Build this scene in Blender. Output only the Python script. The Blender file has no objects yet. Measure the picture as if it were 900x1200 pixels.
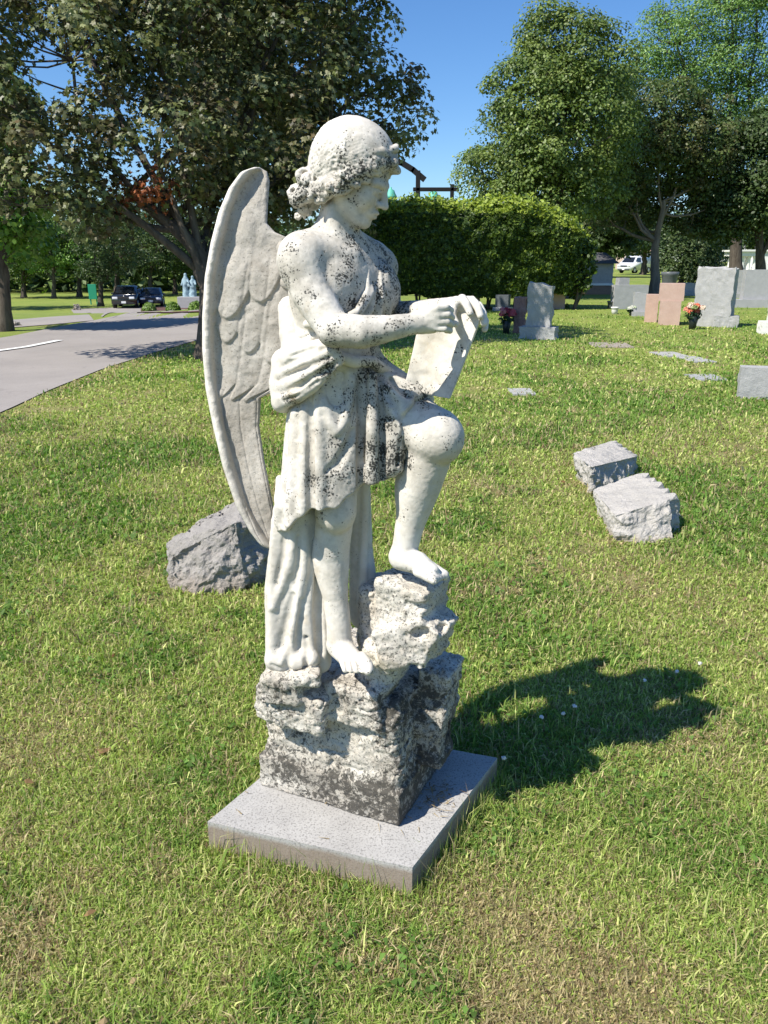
import bpy, bmesh, math, random
import numpy as np
from mathutils import Vector, Matrix

random.seed(7)
RNG = np.random.default_rng(11)
SC = bpy.context.scene
COL = SC.collection

# ------------------------------------------------------------------ camera, sky, sun, exposure
F, HZ, H = 920.0, 305.0, 1.6          # focal length in px of a 900 px wide frame, horizon row, eye height
PITCH = math.atan((600 - HZ) / F)
CP, SP = math.cos(PITCH), math.sin(PITCH)
cam_d = bpy.data.cameras.new("camera")
cam = bpy.data.objects.new("camera", cam_d)
COL.objects.link(cam)
cam.location = (0, 0, H)
cam.rotation_euler = (math.pi / 2 - PITCH, 0, 0)
cam_d.sensor_fit = 'VERTICAL'
cam_d.sensor_height = 36.0
cam_d.lens = 36.0 * F / 1200.0
cam_d.clip_start = 0.05
cam_d.clip_end = 3000
SC.camera = cam

SUN_TO = Vector((-0.56, -0.37, 0.815)).normalized()      # towards the sun
elev = math.asin(SUN_TO.z)
W = bpy.data.worlds.new("World")
SC.world = W
W.use_nodes = True
wn = W.node_tree
sky = wn.nodes.new('ShaderNodeTexSky')
sky.sky_type = 'NISHITA'
sky.sun_disc = False
sky.sun_elevation = elev
sky.sun_rotation = math.atan2(SUN_TO.x, SUN_TO.y)
sky.altitude = 0
sky.air_density = 1.0
sky.dust_density = 0.2
sky.ozone_density = 3.0
hsv = wn.nodes.new('ShaderNodeHueSaturation')
hsv.inputs['Saturation'].default_value = 1.15
mul = wn.nodes.new('ShaderNodeMix'); mul.data_type = 'RGBA'; mul.blend_type = 'MULTIPLY'; mul.inputs[0].default_value = 1.0
mul.inputs[7].default_value = (0.88, 1.06, 1.28, 1)
wn.links.new(sky.outputs[0], hsv.inputs['Color'])
wn.links.new(hsv.outputs[0], mul.inputs[6])
wn.links.new(mul.outputs[2], wn.nodes['Background'].inputs[0])
wn.nodes['Background'].inputs[1].default_value = 0.076
sun_d = bpy.data.lights.new("sun", 'SUN')
sun_d.energy = 4.8
sun_d.angle = math.radians(0.5)
sun_d.color = (1.0, 0.94, 0.84)
sun = bpy.data.objects.new("sun", sun_d)
COL.objects.link(sun)
sun.rotation_euler = (-SUN_TO).to_track_quat('-Z', 'Y').to_euler()
sun.location = (-20, -9, 26)
SC.view_settings.view_transform = 'Standard'
SC.view_settings.look = 'None'
SC.view_settings.exposure = 0.70
SC.view_settings.gamma = 1.0
try:
    SC.view_settings.use_curve_mapping = False
except Exception:
    pass
SC.render.engine = 'CYCLES'
SC.cycles.max_bounces = 6
SC.cycles.transparent_max_bounces = 8

# ------------------------------------------------------------------ measuring helpers
def ray(u, v):
    xc = (u - 450) / F
    yc = (600 - v) / F
    return np.array((xc, CP + yc * SP, -SP + yc * CP))

def P(u, v, Y):
    d = ray(u, v)
    return np.array((d[0] * Y / d[1], Y, H + d[2] * Y / d[1]))

def PX(u, v, Y):                      # metres per photo pixel there
    return Y / ray(u, v)[1] / F

def PZ(u, v, z):
    d = ray(u, v)
    s = (z - H) / d[2]
    return np.array((d[0] * s, d[1] * s, z))

def sstep(t):
    t = np.clip(t, 0, 1)
    return t * t * (3 - 2 * t)

# ------------------------------------------------------------------ numpy noise
_PT = RNG.permutation(4096)
_PV = RNG.random(4096)
def vnoise(p, seed=0):
    p = np.asarray(p, float)
    i = np.floor(p).astype(np.int64)
    f = p - i
    f = f * f * (3 - 2 * f)
    def hsh(a, b, c):
        return _PV[_PT[(_PT[(_PT[(a + seed * 131) & 4095] + b) & 4095] + c) & 4095]]
    x, y, z = i[:, 0], i[:, 1], i[:, 2]
    fx, fy, fz = f[:, 0], f[:, 1], f[:, 2]
    r = 0
    for dx in (0, 1):
        wx = fx if dx else 1 - fx
        for dy in (0, 1):
            wy = fy if dy else 1 - fy
            for dz in (0, 1):
                wz = fz if dz else 1 - fz
                r = r + wx * wy * wz * hsh(x + dx, y + dy, z + dz)
    return r * 2 - 1

def fbm(p, oct=4, seed=0, gain=0.5):
    a, s, r = 1.0, 1.0, 0
    for o in range(oct):
        r = r + a * vnoise(np.asarray(p) * s + o * 17.3, seed + o)
        a *= gain
        s *= 2.03
    return r

def n2(x, y, sc, seed=0, oct=3):
    return fbm(np.stack([x * sc, y * sc, np.zeros_like(x) + 0.5], 1), oct, seed)

# ------------------------------------------------------------------ terrain
def terr(x, y):
    x = np.asarray(x, float); y = np.asarray(y, float)
    drop = -2.0 * sstep((y - 20) / 42) * sstep((-x - 2.5) / 9)
    far = -1.0 * sstep((y - 60) / 120) * sstep((-x - 10) / 20)
    return drop + far

def T(x, y):
    return float(terr(np.array([x]), np.array([y]))[0])

def G(u, v):
    """point where the view ray meets the terrain"""
    d = ray(u, v)
    s = 0.5
    prev = s
    while s < 400:
        p = d * s
        if H + p[2] < T(p[0], p[1]):
            lo, hi = prev, s
            for _ in range(30):
                m = (lo + hi) / 2
                q = d * m
                if H + q[2] < T(q[0], q[1]): hi = m
                else: lo = m
            q = d * hi
            return np.array((q[0], q[1], H + q[2])), hi / F
        prev = s
        s *= 1.03
    q = d * s
    return np.array((q[0], q[1], H + q[2])), s / F

# ------------------------------------------------------------------ object helpers
def props(o, label=None, cat=None, group=None, kind=None):
    if label: o['label'] = label
    if cat: o['category'] = cat
    if group: o['group'] = group
    if kind: o['kind'] = kind
    return o

def empty(name, loc, label, cat, group=None, rz=0.0):
    o = bpy.data.objects.new(name, None)
    COL.objects.link(o)
    o.location = tuple(loc)
    o.rotation_euler = (0, 0, rz)
    o.empty_display_size = 0.2
    return props(o, label, cat, group)

def mesh_np(name, verts, faces, mat, parent=None, smooth=True, cols=None, colname='Col', flt=None, sub=None):
    """faces: list of arrays, each (n,k). verts are WORLD coordinates; sub = origin removed (parent location)."""
    verts = np.asarray(verts, np.float32)
    if parent is not None and sub is None:
        sub = np.array(parent_loc(parent))
    if sub is not None:
        verts = verts - np.asarray(sub, np.float32)
    me = bpy.data.meshes.new(name)
    if not isinstance(faces, (list, tuple)):
        faces = [faces]
    faces = [np.asarray(f, np.int32) for f in faces if len(f)]
    nl = sum(f.size for f in faces)
    nf = sum(len(f) for f in faces)
    me.vertices.add(len(verts)); me.loops.add(nl); me.polygons.add(nf)
    me.vertices.foreach_set('co', verts.ravel())
    me.loops.foreach_set('vertex_index', np.concatenate([f.ravel() for f in faces]))
    tot = np.concatenate([np.full(len(f), f.shape[1], np.int32) for f in faces])
    st = np.concatenate([[0], np.cumsum(tot)[:-1]]).astype(np.int32)
    me.polygons.foreach_set('loop_start', st)
    me.polygons.foreach_set('loop_total', tot)
    me.polygons.foreach_set('use_smooth', np.full(nf, smooth, bool))
    me.update(calc_edges=True)
    if cols is not None:
        a = me.color_attributes.new(colname, 'FLOAT_COLOR', 'POINT')
        c = np.ones((len(verts), 4), np.float32); c[:, :3] = cols
        a.data.foreach_set('color', c.ravel())
    if flt:
        for k, val in flt.items():
            a = me.attributes.new(k, 'FLOAT', 'POINT')
            a.data.foreach_set('value', np.asarray(val, np.float32))
    me.materials.append(mat)
    o = bpy.data.objects.new(name, me)
    COL.objects.link(o)
    if parent is not None:
        o.parent = parent
    return o

def parent_loc(p):
    l = np.array(p.location)
    while p.parent:
        p = p.parent
        l = l + np.array(p.location)
    return l

def bm_obj(name, bm, mat, parent=None, smooth=False, loc=None):
    me = bpy.data.meshes.new(name)
    bmesh.ops.recalc_face_normals(bm, faces=bm.faces[:])
    bm.to_mesh(me); bm.free()
    if smooth:
        me.polygons.foreach_set('use_smooth', np.ones(len(me.polygons), bool))
    me.materials.append(mat)
    o = bpy.data.objects.new(name, me)
    COL.objects.link(o)
    if parent is not None: o.parent = parent
    if loc is not None: o.location = tuple(loc)
    return o

def bm_box(bm, c, s, rz=0.0, bevel=0.0, taper=1.0):
    r = bmesh.ops.create_cube(bm, size=1.0)
    vs = r['verts']
    R = Matrix.Rotation(rz, 3, 'Z')
    for v in vs:
        t = taper if v.co.z > 0 else 1.0
        v.co = R @ Vector((v.co.x * s[0] * t, v.co.y * s[1] * t, v.co.z * s[2])) + Vector(c)
    if bevel > 0:
        es = list({e for v in vs for e in v.link_edges})
        bmesh.ops.bevel(bm, geom=es, offset=bevel, segments=2, affect='EDGES', profile=0.6)

def bm_tube(bm, pts, rad, seg=8, cap=True):
    pts = [Vector(p) for p in pts]
    if not hasattr(rad, '__len__'): rad = [rad] * len(pts)
    rings = []
    up = Vector((0, 0, 1))
    for i, p in enumerate(pts):
        t = (pts[min(i + 1, len(pts) - 1)] - pts[max(i - 1, 0)]).normalized()
        a = t.cross(up)
        if a.length < 1e-3: a = t.cross(Vector((1, 0, 0)))
        a.normalize(); b = a.cross(t).normalized()
        rings.append([bm.verts.new(p + (a * math.cos(k * 2 * math.pi / seg) + b * math.sin(k * 2 * math.pi / seg)) * rad[i]) for k in range(seg)])
    for i in range(len(rings) - 1):
        for k in range(seg):
            bm.faces.new((rings[i][k], rings[i][(k + 1) % seg], rings[i + 1][(k + 1) % seg], rings[i + 1][k]))
    if cap:
        bm.faces.new(rings[0][::-1]); bm.faces.new(rings[-1])

def bm_lathe(bm, prof, c=(0, 0, 0), seg=20):
    rings = []
    for r, z in prof:
        rings.append([bm.verts.new((c[0] + r * math.cos(k * 2 * math.pi / seg), c[1] + r * math.sin(k * 2 * math.pi / seg), c[2] + z)) for k in range(seg)])
    for i in range(len(rings) - 1):
        for k in range(seg):
            bm.faces.new((rings[i][k], rings[i][(k + 1) % seg], rings[i + 1][(k + 1) % seg], rings[i + 1][k]))
    bm.faces.new(rings[0][::-1]); bm.faces.new(rings[-1])

# ------------------------------------------------------------------ materials
class NT:
    def __init__(self, name, rough=0.8):
        self.m = bpy.data.materials.new(name)
        self.m.use_nodes = True
        self.t = self.m.node_tree
        self.b = self.t.nodes['Principled BSDF']
        self.b.inputs['Roughness'].default_value = rough
        self.b.inputs['Specular IOR Level'].default_value = 0.25
    def n(self, typ, **kw):
        x = self.t.nodes.new(typ)
        for k, v in kw.items(): setattr(x, k, v)
        return x
    def l(self, a, b): self.t.links.new(a, b)
    def coord(self, which='Object'):
        return self.n('ShaderNodeTexCoord').outputs[which]
    def noise(self, vec, scale, detail=4, rough=0.55, dist=0.0):
        x = self.n('ShaderNodeTexNoise')
        x.inputs['Scale'].default_value = scale
        x.inputs['Detail'].default_value = detail
        x.inputs['Roughness'].default_value = rough
        x.inputs['Distortion'].default_value = dist
        self.l(vec, x.inputs['Vector'])
        return x.outputs['Fac']
    def voro(self, vec, scale, feature='F1', out='Distance'):
        x = self.n('ShaderNodeTexVoronoi', feature=feature)
        x.inputs['Scale'].default_value = scale
        self.l(vec, x.inputs['Vector'])
        return x.outputs[out]
    def math(self, op, a, b=None, clamp=False):
        x = self.n('ShaderNodeMath', operation=op, use_clamp=clamp)
        for i, s in enumerate((a, b)):
            if s is None: continue
            if isinstance(s, (int, float)): x.inputs[i].default_value = s
            else: self.l(s, x.inputs[i])
        return x.outputs[0]
    def remap(self, v, a, b, c=0.0, d=1.0):
        x = self.n('ShaderNodeMapRange')
        self.l(v, x.inputs[0])
        for i, q in enumerate((a, b, c, d)): x.inputs[i + 1].default_value = q
        return x.outputs[0]
    def mix(self, f, a, b):
        x = self.n('ShaderNodeMix', data_type='RGBA')
        if isinstance(f, (int, float)): x.inputs[0].default_value = f
        else: self.l(f, x.inputs[0])
        for i, s in ((6, a), (7, b)):
            if isinstance(s, tuple): x.inputs[i].default_value = (*s, 1)
            else: self.l(s, x.inputs[i])
        return x.outputs[2]
    def attr(self, name, out='Fac'):
        x = self.n('ShaderNodeAttribute', attribute_name=name)
        return x.outputs[out]
    def bump(self, h, strength=0.5, dist=0.01):
        x = self.n('ShaderNodeBump')
        x.inputs['Strength'].default_value = strength
        x.inputs['Distance'].default_value = dist
        self.l(h, x.inputs['Height'])
        self.l(x.outputs[0], self.b.inputs['Normal'])
    def col(self, c): 
        if isinstance(c, tuple): self.b.inputs['Base Color'].default_value = (*c, 1)
        else: self.l(c, self.b.inputs['Base Color'])

def mat_plain(name, c, rough=0.6, metal=0.0, var=0.15, scale=30, spec=0.4, coat=0.0):
    t = NT(name, rough)
    co = t.coord()
    f = t.noise(co, scale, 4)
    t.col(t.mix(f, tuple(x * (1 - var) for x in c), tuple(min(1, x * (1 + var)) for x in c)))
    t.b.inputs['Metallic'].default_value = metal
    t.b.inputs['Specular IOR Level'].default_value = spec
    t.b.inputs['Coat Weight'].default_value = coat
    return t.m

def mat_marble():
    t = NT('weathered_marble', 0.75)
    co = t.coord()
    L = t.attr('lichen')
    geo = t.n('ShaderNodeNewGeometry')
    hollow = t.remap(geo.outputs['Pointiness'], 0.44, 0.505, 1.0, 0.0)      # occlusion-like shade painted into the carved hollows, along with grime
    mps = t.n('ShaderNodeMapping'); mps.inputs['Scale'].default_value = (1, 1, 0.16); t.l(co, mps.inputs[0])
    streak = t.remap(t.noise(mps.outputs[0], 45, 5, 0.65), 0.52, 0.72)      # rain streaks
    big = t.noise(co, 5, 5, 0.6)
    mid = t.noise(co, 26, 6, 0.65)
    base = t.mix(t.remap(big, 0.35, 0.7), (0.68, 0.65, 0.59), (0.54, 0.50, 0.43))
    base = t.mix(t.math('MULTIPLY', t.remap(mid, 0.45, 0.72), 0.5), base, (0.40, 0.365, 0.30))
    # grey weathering film that follows the stained zones
    film_n = t.noise(co, 40, 7, 0.7, 0.4)
    film = t.remap(t.math('ADD', t.math('MULTIPLY', L, 0.85), film_n), 0.68, 1.05)
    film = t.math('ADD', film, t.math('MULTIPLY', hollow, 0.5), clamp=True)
    film = t.math('ADD', film, t.math('MULTIPLY', t.math('MULTIPLY', streak, t.math('ADD', L, 0.12)), 0.6), clamp=True)
    c = t.mix(t.math('MULTIPLY', film, 0.62), base, (0.24, 0.225, 0.19))
    # black lichen specks
    sp_n = t.noise(co, 210, 3, 0.62, 0.3)
    v = t.voro(co, 165)
    clump = t.noise(co, 22, 4, 0.6)
    sp = t.math('ADD', t.math('MULTIPLY', L, 0.36), t.math('MULTIPLY', clump, 0.62))
    sp = t.math('ADD', sp, t.math('MULTIPLY', sp_n, 0.62))
    sp = t.math('SUBTRACT', sp, t.math('MULTIPLY', v, 0.22))
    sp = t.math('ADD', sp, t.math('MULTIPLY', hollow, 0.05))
    sp = t.remap(sp, 0.735, 0.79)
    c = t.mix(sp, c, (0.045, 0.045, 0.04))
    blk = t.remap(t.math('ADD', t.math('MULTIPLY', L, 0.8), t.noise(co, 34, 8, 0.8, 0.8)), 1.27, 1.42)
    c = t.mix(t.math('MULTIPLY', blk, 0.85), c, (0.05, 0.048, 0.042))
    och = t.remap(t.noise(co, 9, 6, 0.7), 0.62, 0.75)
    c = t.mix(t.math('MULTIPLY', och, 0.35), c, (0.45, 0.33, 0.17))
    t.col(c)
    fine = t.noise(co, 320, 3, 0.7)
    hgt = t.math('ADD', t.math('MULTIPLY', fine, 0.35), t.math('MULTIPLY', mid, 0.8))
    hgt = t.math('SUBTRACT', hgt, t.math('MULTIPLY', sp, 0.5))
    t.bump(hgt, 0.35, 0.004)
    return t.m

def mat_rockmarble():
    t = NT('lichened_rock_marble', 0.9)
    co = t.coord()
    L = t.attr('lichen')
    big = t.noise(co, 7, 8, 0.7, 0.3)
    base = t.mix(t.remap(t.noise(co, 12, 5), 0.35, 0.65), (0.66, 0.625, 0.55), (0.50, 0.455, 0.385))
    g = t.remap(t.math('ADD', t.math('MULTIPLY', L, 0.40), big), 0.62, 0.98)
    c = t.mix(t.math('MULTIPLY', g, 0.7), base, (0.20, 0.18, 0.15))
    n1 = t.noise(co, 60, 8, 0.78, 0.5)
    sp = t.math('ADD', t.math('MULTIPLY', L, 0.16), n1)
    sp = t.math('ADD', sp, t.math('MULTIPLY', t.noise(co, 16, 5, 0.6), 0.35))
    sp = t.remap(sp, 0.765, 0.835)
    c = t.mix(t.math('MULTIPLY', sp, 0.9), c, (0.055, 0.05, 0.042))
    sp2 = t.remap(t.noise(co, 150, 4, 0.7, .5), 0.545, 0.60)
    c = t.mix(t.math('MULTIPLY', sp2, 0.85), c, (0.06, 0.06, 0.055))
    t.col(c)
    hgt = t.math('ADD', t.math('MULTIPLY', t.noise(co, 260, 4, 0.7), 0.5), t.math('MULTIPLY', n1, 1.2))
    t.bump(hgt, 0.7, 0.006)
    return t.m

def mat_stone(name, c1, c2, speck=(0.1, 0.1, 0.1), sscale=300, amount=0.5, bump=0.5, rough=0.8, stain=None, bscale=25):
    t = NT(name, rough)
    co = t.coord()
    c = t.mix(t.remap(t.noise(co, 6, 6, 0.6), 0.3, 0.7), c1, c2)
    s = t.remap(t.noise(co, sscale, 3, 0.7), 0.52, 0.62)
    c = t.mix(t.math('MULTIPLY', s, amount), c, speck)
    if stain:
        z = t.n('ShaderNodeSeparateXYZ'); t.l(co, z.inputs[0])
        amp_ = stain[2] if len(stain) > 2 else .12
        f = t.math('ADD', z.outputs[2], t.math('MULTIPLY', t.noise(co, 14, 4), amp_))
        f = t.remap(f, stain[1], stain[1] + amp_ * .5, 1.0, 0.0)
        c = t.mix(t.math('MULTIPLY', f, 0.75), c, stain[0])
    t.col(c)
    t.bump(t.math('ADD', t.noise(co, bscale, 8, 0.7), t.math('MULTIPLY', t.noise(co, bscale * 8, 3, 0.7), 0.3)), bump, 0.02)
    return t.m

def mat_leaf(name, trans=0.3, rough=0.5, spec=0.4):
    t = NT(name, rough)
    t.b.inputs['Specular IOR Level'].default_value = spec
    c = t.attr('Col', 'Color')
    t.col(c)
    tr = t.n('ShaderNodeBsdfTranslucent')
    mx = t.n('ShaderNodeMixShader')
    hs = t.n('ShaderNodeHueSaturation')
    hs.inputs['Saturation'].default_value = 1.15
    hs.inputs['Value'].default_value = 1.3
    t.l(c, hs.inputs['Color'])
    t.l(hs.outputs[0], tr.inputs[0])
    mx.inputs[0].default_value = trans
    t.l(t.b.outputs[0], mx.inputs[1]); t.l(tr.outputs[0], mx.inputs[2])
    t.l(mx.outputs[0], t.t.nodes['Material Output'].inputs[0])
    return t.m

def mat_bark(name, c1, c2, sc=8):
    t = NT(name, 0.95)
    co = t.coord()
    mp = t.n('ShaderNodeMapping'); mp.inputs['Scale'].default_value = (1, 1, 0.2)
    t.l(co, mp.inputs[0])
    n = t.noise(mp.outputs[0], sc, 7, 0.7, 0.3)
    t.col(t.mix(t.remap(n, 0.35, 0.65), c1, c2))
    t.bump(n, 0.8, 0.03)
    return t.m

M = {}
M['marble'] = mat_marble()
M['rock'] = mat_rockmarble()
M['leaf'] = mat_leaf('leaf', 0.28, 0.45, 0.35)
M['grass'] = mat_leaf('grass_blades', 0.4, 0.6, 0.25)
M['bark'] = mat_bark('bark', (0.05, 0.04, 0.032), (0.13, 0.11, 0.09))
M['bark_pale'] = mat_bark('bark_pale', (0.13, 0.105, 0.08), (0.26, 0.215, 0.165))
M['slab'] = mat_stone('slab_granite', (0.33, 0.32, 0.305), (0.43, 0.42, 0.40), (0.13, 0.125, 0.12), 170, 0.65, 0.2, 0.75, ((0.22, 0.165, 0.12), 0.088, 0.03))
M['boulder'] = mat_stone('rough_granite', (0.31, 0.29, 0.265), (0.42, 0.395, 0.365), (0.12, 0.115, 0.11), 190, 0.55, 0.9, 0.85, ((0.33, 0.28, 0.235), 0.10), 22)
M['boulder_right'] = mat_stone('pale_rough_granite', (0.44, 0.42, 0.385), (0.55, 0.52, 0.475), (0.16, 0.15, 0.14), 190, 0.5, 0.8, 0.85, ((0.42, 0.33, 0.23), 0.04), 26)
M['grave_grey'] = mat_stone('grey_granite', (0.33, 0.33, 0.325), (0.42, 0.415, 0.405), (0.2, 0.2, 0.22), 120, 0.4, 0.6, 0.7, None, 12)
M['grave_smooth'] = mat_stone('smooth_grey_granite', (0.32, 0.32, 0.325), (0.37, 0.37, 0.375), (0.25, 0.25, 0.27), 150, 0.3, 0.06, 0.5, None, 12)
M['grave_pink'] = mat_stone('pink_granite', (0.45, 0.31, 0.255), (0.50, 0.36, 0.30), (0.3, 0.2, 0.18), 120, 0.4, 0.12, 0.6, None, 12)
M['grave_red'] = mat_stone('red_granite', (0.26, 0.14, 0.12), (0.42, 0.27, 0.23), (0.1, 0.07, 0.07), 120, 0.5, 0.9, 0.8, None, 12)
M['grave_dark'] = mat_stone('dark_granite', (0.07, 0.08, 0.09), (0.12, 0.13, 0.14), (0.2, 0.2, 0.2), 120, 0.2, 0.05, 0.4, None, 12)
M['white_stone'] = mat_plain('white_stone', (0.68, 0.67, 0.64), 0.8)
M['black_metal'] = mat_plain('black_metal', (0.02, 0.02, 0.022), 0.5, 0.3)
# ------------------------------------------------------------------ the setting: ground, roads
def gp(u, v):
    q, _ = G(u, v)
    return (q[0], q[1])
near_edge = [(-5.9, -8), (-5.2, 2), gp(0, 485), gp(60, 457), gp(120, 433), gp(180, 414), gp(235, 398), gp(270, 384), gp(300, 372)]
far_edge = [(-14, -8), (-11.5, 5), gp(0, 397), gp(60, 385), gp(110, 376), gp(150, 368), gp(190, 363), gp(240, 357), gp(268, 352)]
ROAD_N, ROAD_F = near_edge, far_edge

def lawn_colour(x, y):
    """real colour of the turf: lush, yellowing and straw patches"""
    x = np.asarray(x, float); y = np.asarray(y, float)
    a = n2(x, y, 0.9, 3, 4)
    b = n2(x, y, 3.3, 9, 3)
    lush = sstep(0.5 + 1.0 * a + 0.6 * b)
    dry = sstep((b * 0.7 - a * .35 + n2(x, y, 1.6, 57, 2) * .5 + n2(x, y, 7.0, 21, 2) * 0.45 - 0.30) / 0.6)
    for (cx, cy, r) in ((0.36, 1.42, 0.22), (0.46, 1.28, 0.2), (0.26, 1.62, 0.16), (-0.05, 1.45, 0.14), (0.62, 1.3, 0.16), (1.05, 2.3, 0.25), (-0.25, 1.62, 0.12), (-1.2, 2.4, 0.3), (1.3, 3.8, 0.4)):
        g = np.exp(-((x - cx) ** 2 + (y - cy) ** 2) / (r * r))
        dry = np.clip(dry + 0.6 * g * (0.5 + 1.2 * b + 0.3), 0, 1)
        lush = lush * (1 - 0.4 * g)
    pn_ = np.array(ROAD_N)
    xe = np.interp(y, pn_[:, 1], pn_[:, 0])
    dry = np.clip(dry + .55 * np.exp(-((x - xe) / .45) ** 2) * (y < 40), 0, 1)
    rt = sstep((x + 0.2) / 1.6) * sstep((5.5 - y) / 3)
    lush = np.clip(lush - 0.25 * rt, 0, 1)
    return lush, dry

def turf_rgb(x, y):
    lush, dry = lawn_colour(x, y)
    g1 = np.array((0.12, 0.19, 0.03)); g2 = np.array((0.24, 0.28, 0.055)); st = np.array((0.36, 0.30, 0.13))
    c = g2[None] * (1 - lush[:, None]) + g1[None] * lush[:, None]
    return c * (1 - 0.6 * dry[:, None]) + st[None] * 0.6 * dry[:, None]

def build_ground():
    def axis(mn, mx, n, k):
        t = np.linspace(-1, 1, n)
        s = np.sinh(k * t) / math.sinh(k)
        return np.where(s < 0, -s * mn, s * mx)
    xs = axis(-420, 420, 261, 6.5)
    ys = axis(-30, 900, 361, 7.2) + 2.0
    X, Y = np.meshgrid(xs, ys)
    x, y = X.ravel(), Y.ravel()
    z = terr(x, y) + 0.012 * n2(x, y, 0.8, 5, 2) * sstep((6 - np.hypot(x, y - 2)) / 4)
    far = sstep((y - 150) / 500)
    v = np.stack([x, y, z], 1)
    nx = len(xs)
    i = np.arange(len(ys) - 1)[:, None] * nx + np.arange(nx - 1)[None]
    f = np.stack([i, i + 1, i + nx + 1, i + nx], -1).reshape(-1, 4)
    t = NT('lawn_soil', 0.95)
    co = t.coord()
    c = t.attr('Col', 'Color')
    sx = t.n('ShaderNodeSeparateXYZ'); t.l(co, sx.inputs[0])
    # thatch and soil between the blades close by; turf colour further off
    nf = t.noise(co, 45, 6, 0.75)
    n3 = t.noise(co, 9, 6, 0.75)
    n4 = t.noise(co, 1.1, 5, 0.65)
    dark = t.mix(t.remap(nf, 0.3, 0.7), (0.065, 0.07, 0.028), (0.22, 0.20, 0.09))
    near = t.mix(0.45, dark, c)
    farc = t.mix(t.math('MULTIPLY', t.remap(n3, 0.45, 0.70), 0.4), t.mix(0.5, c, (0.20, 0.26, 0.05)), (0.10, 0.14, 0.028))
    farc = t.mix(t.math('MULTIPLY', t.remap(n4, 0.5, 0.72), 0.45), farc, (0.24, 0.21, 0.08))
    t.col(t.mix(t.remap(sx.outputs[1], 6.0, 22.0), near, farc))
    t.bump(t.math('ADD', nf, t.math('MULTIPLY', n3, 2)), 0.6, 0.03)
    o = mesh_np('ground', v, f, t.m, cols=turf_rgb(x, y))
    props(o, 'mown lawn turning yellow in dry patches', 'ground', kind='structure')
    return o
build_ground()

def strip(name, left, right, mat, dz, label, nseg=80, ncr=10):
    """a sheet between two polylines laid on the terrain"""
    def resamp(pl):
        pl = np.array(pl, float)
        d = np.concatenate([[0], np.cumsum(np.hypot(*np.diff(pl, axis=0).T))])
        t = np.linspace(0, d[-1], nseg)
        return np.stack([np.interp(t, d, pl[:, 0]), np.interp(t, d, pl[:, 1])], 1)
    L, R = resamp(left), resamp(right)
    k = np.linspace(0, 1, ncr)[None, :, None]
    g = L[:, None] * (1 - k) + R[:, None] * k
    g = g.reshape(-1, 2)
    v = np.stack([g[:, 0], g[:, 1], terr(g[:, 0], g[:, 1]) + dz], 1)
    i = np.arange(nseg - 1)[:, None] * ncr + np.arange(ncr - 1)[None]
    f = np.stack([i, i + 1, i + ncr + 1, i + ncr], -1).reshape(-1, 4)
    o = mesh_np(name, v, f, mat)
    return props(o, label, 'road', kind='structure')

t = NT('old_asphalt', 0.9)
co = t.coord()
n = t.noise(co, 0.6, 6, 0.6); nn = t.noise(co, 60, 4, 0.8)
c = t.mix(t.remap(n, 0.3, 0.7), (0.26, 0.238, 0.222), (0.33, 0.302, 0.28))
c = t.mix(t.math('MULTIPLY', t.remap(nn, 0.4, 0.7), 0.4), c, (0.15, 0.14, 0.135))
crk = t.voro(co, 0.5, 'DISTANCE_TO_EDGE')
c = t.mix(t.math('MULTIPLY', t.remap(t.noise(co, 2.2, 7, .7, 1.5), .58, .66), 0.35), c, (0.17, 0.155, 0.145))
t.col(c); t.bump(nn, 0.3, 0.01)
M['asphalt'] = t.m
strip('road', near_edge, far_edge, M['asphalt'], 0.012, 'grey asphalt cemetery drive curving off to the left')
strip('side_road', [gp(-60, 385), gp(20, 384), gp(70, 380), gp(110, 376)], [gp(-60, 377), gp(20, 375), gp(70, 371), gp(104, 369)], M['asphalt'], 0.016, 'side drive joining the cemetery drive at the far left', 40, 6)
strip('car_park', [gp(120, 372), gp(150, 366), gp(240, 356)], [(-24, 62), (-20, 66), (-12, 68)], M['asphalt'], 0.02, 'paved area where the two dark cars are parked', 40, 6)
M['paint'] = mat_plain('road_paint', (0.72, 0.72, 0.70), 0.7, 0, 0.2, 6)
def line_pts(pts, w, name, label):
    pts = [np.array(gp(*p)) for p in pts]
    a, b = [], []
    for i, p in enumerate(pts):
        d = pts[min(i + 1, len(pts) - 1)] - pts[max(i - 1, 0)]
        nrm = np.array((-d[1], d[0])) / np.hypot(*d)
        a.append(p + nrm * w / 2); b.append(p - nrm * w / 2)
    o = strip(name, a, b, M['paint'], 0.028, label, 40, 3)
    o['category'] = 'road line'
line_pts([(-20, 415), (30, 408), (70, 400)], 0.16, 'road_line', 'white painted line on the grey asphalt drive')
M['wornpaint'] = mat_plain('worn_road_paint', (0.45, 0.44, 0.43), 0.8, 0, 0.3, 6)
# ------------------------------------------------------------------ sculpting by signed distance, meshed with surface nets
def rotm(f, u):
    """3x3 with columns (forward, side, up) orthonormalised"""
    f = np.array(f, float); f /= np.linalg.norm(f)
    u = np.array(u, float); u = u - f * (u @ f); u /= np.linalg.norm(u)
    s = np.cross(f, u)
    return np.stack([f, s, u], 1)

def seg_prim(a, b, ra, rb):
    a = np.array(a, float); b = np.array(b, float)
    ab = b - a; L2 = max(ab @ ab, 1e-12)
    def fn(p):
        t = np.clip(((p - a) @ ab) / L2, 0, 1)
        return np.linalg.norm(p - a - t[:, None] * ab, axis=1) - (ra + (rb - ra) * t)
    return fn, (a + b) / 2, math.sqrt(L2) / 2 + max(ra, rb)

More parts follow.
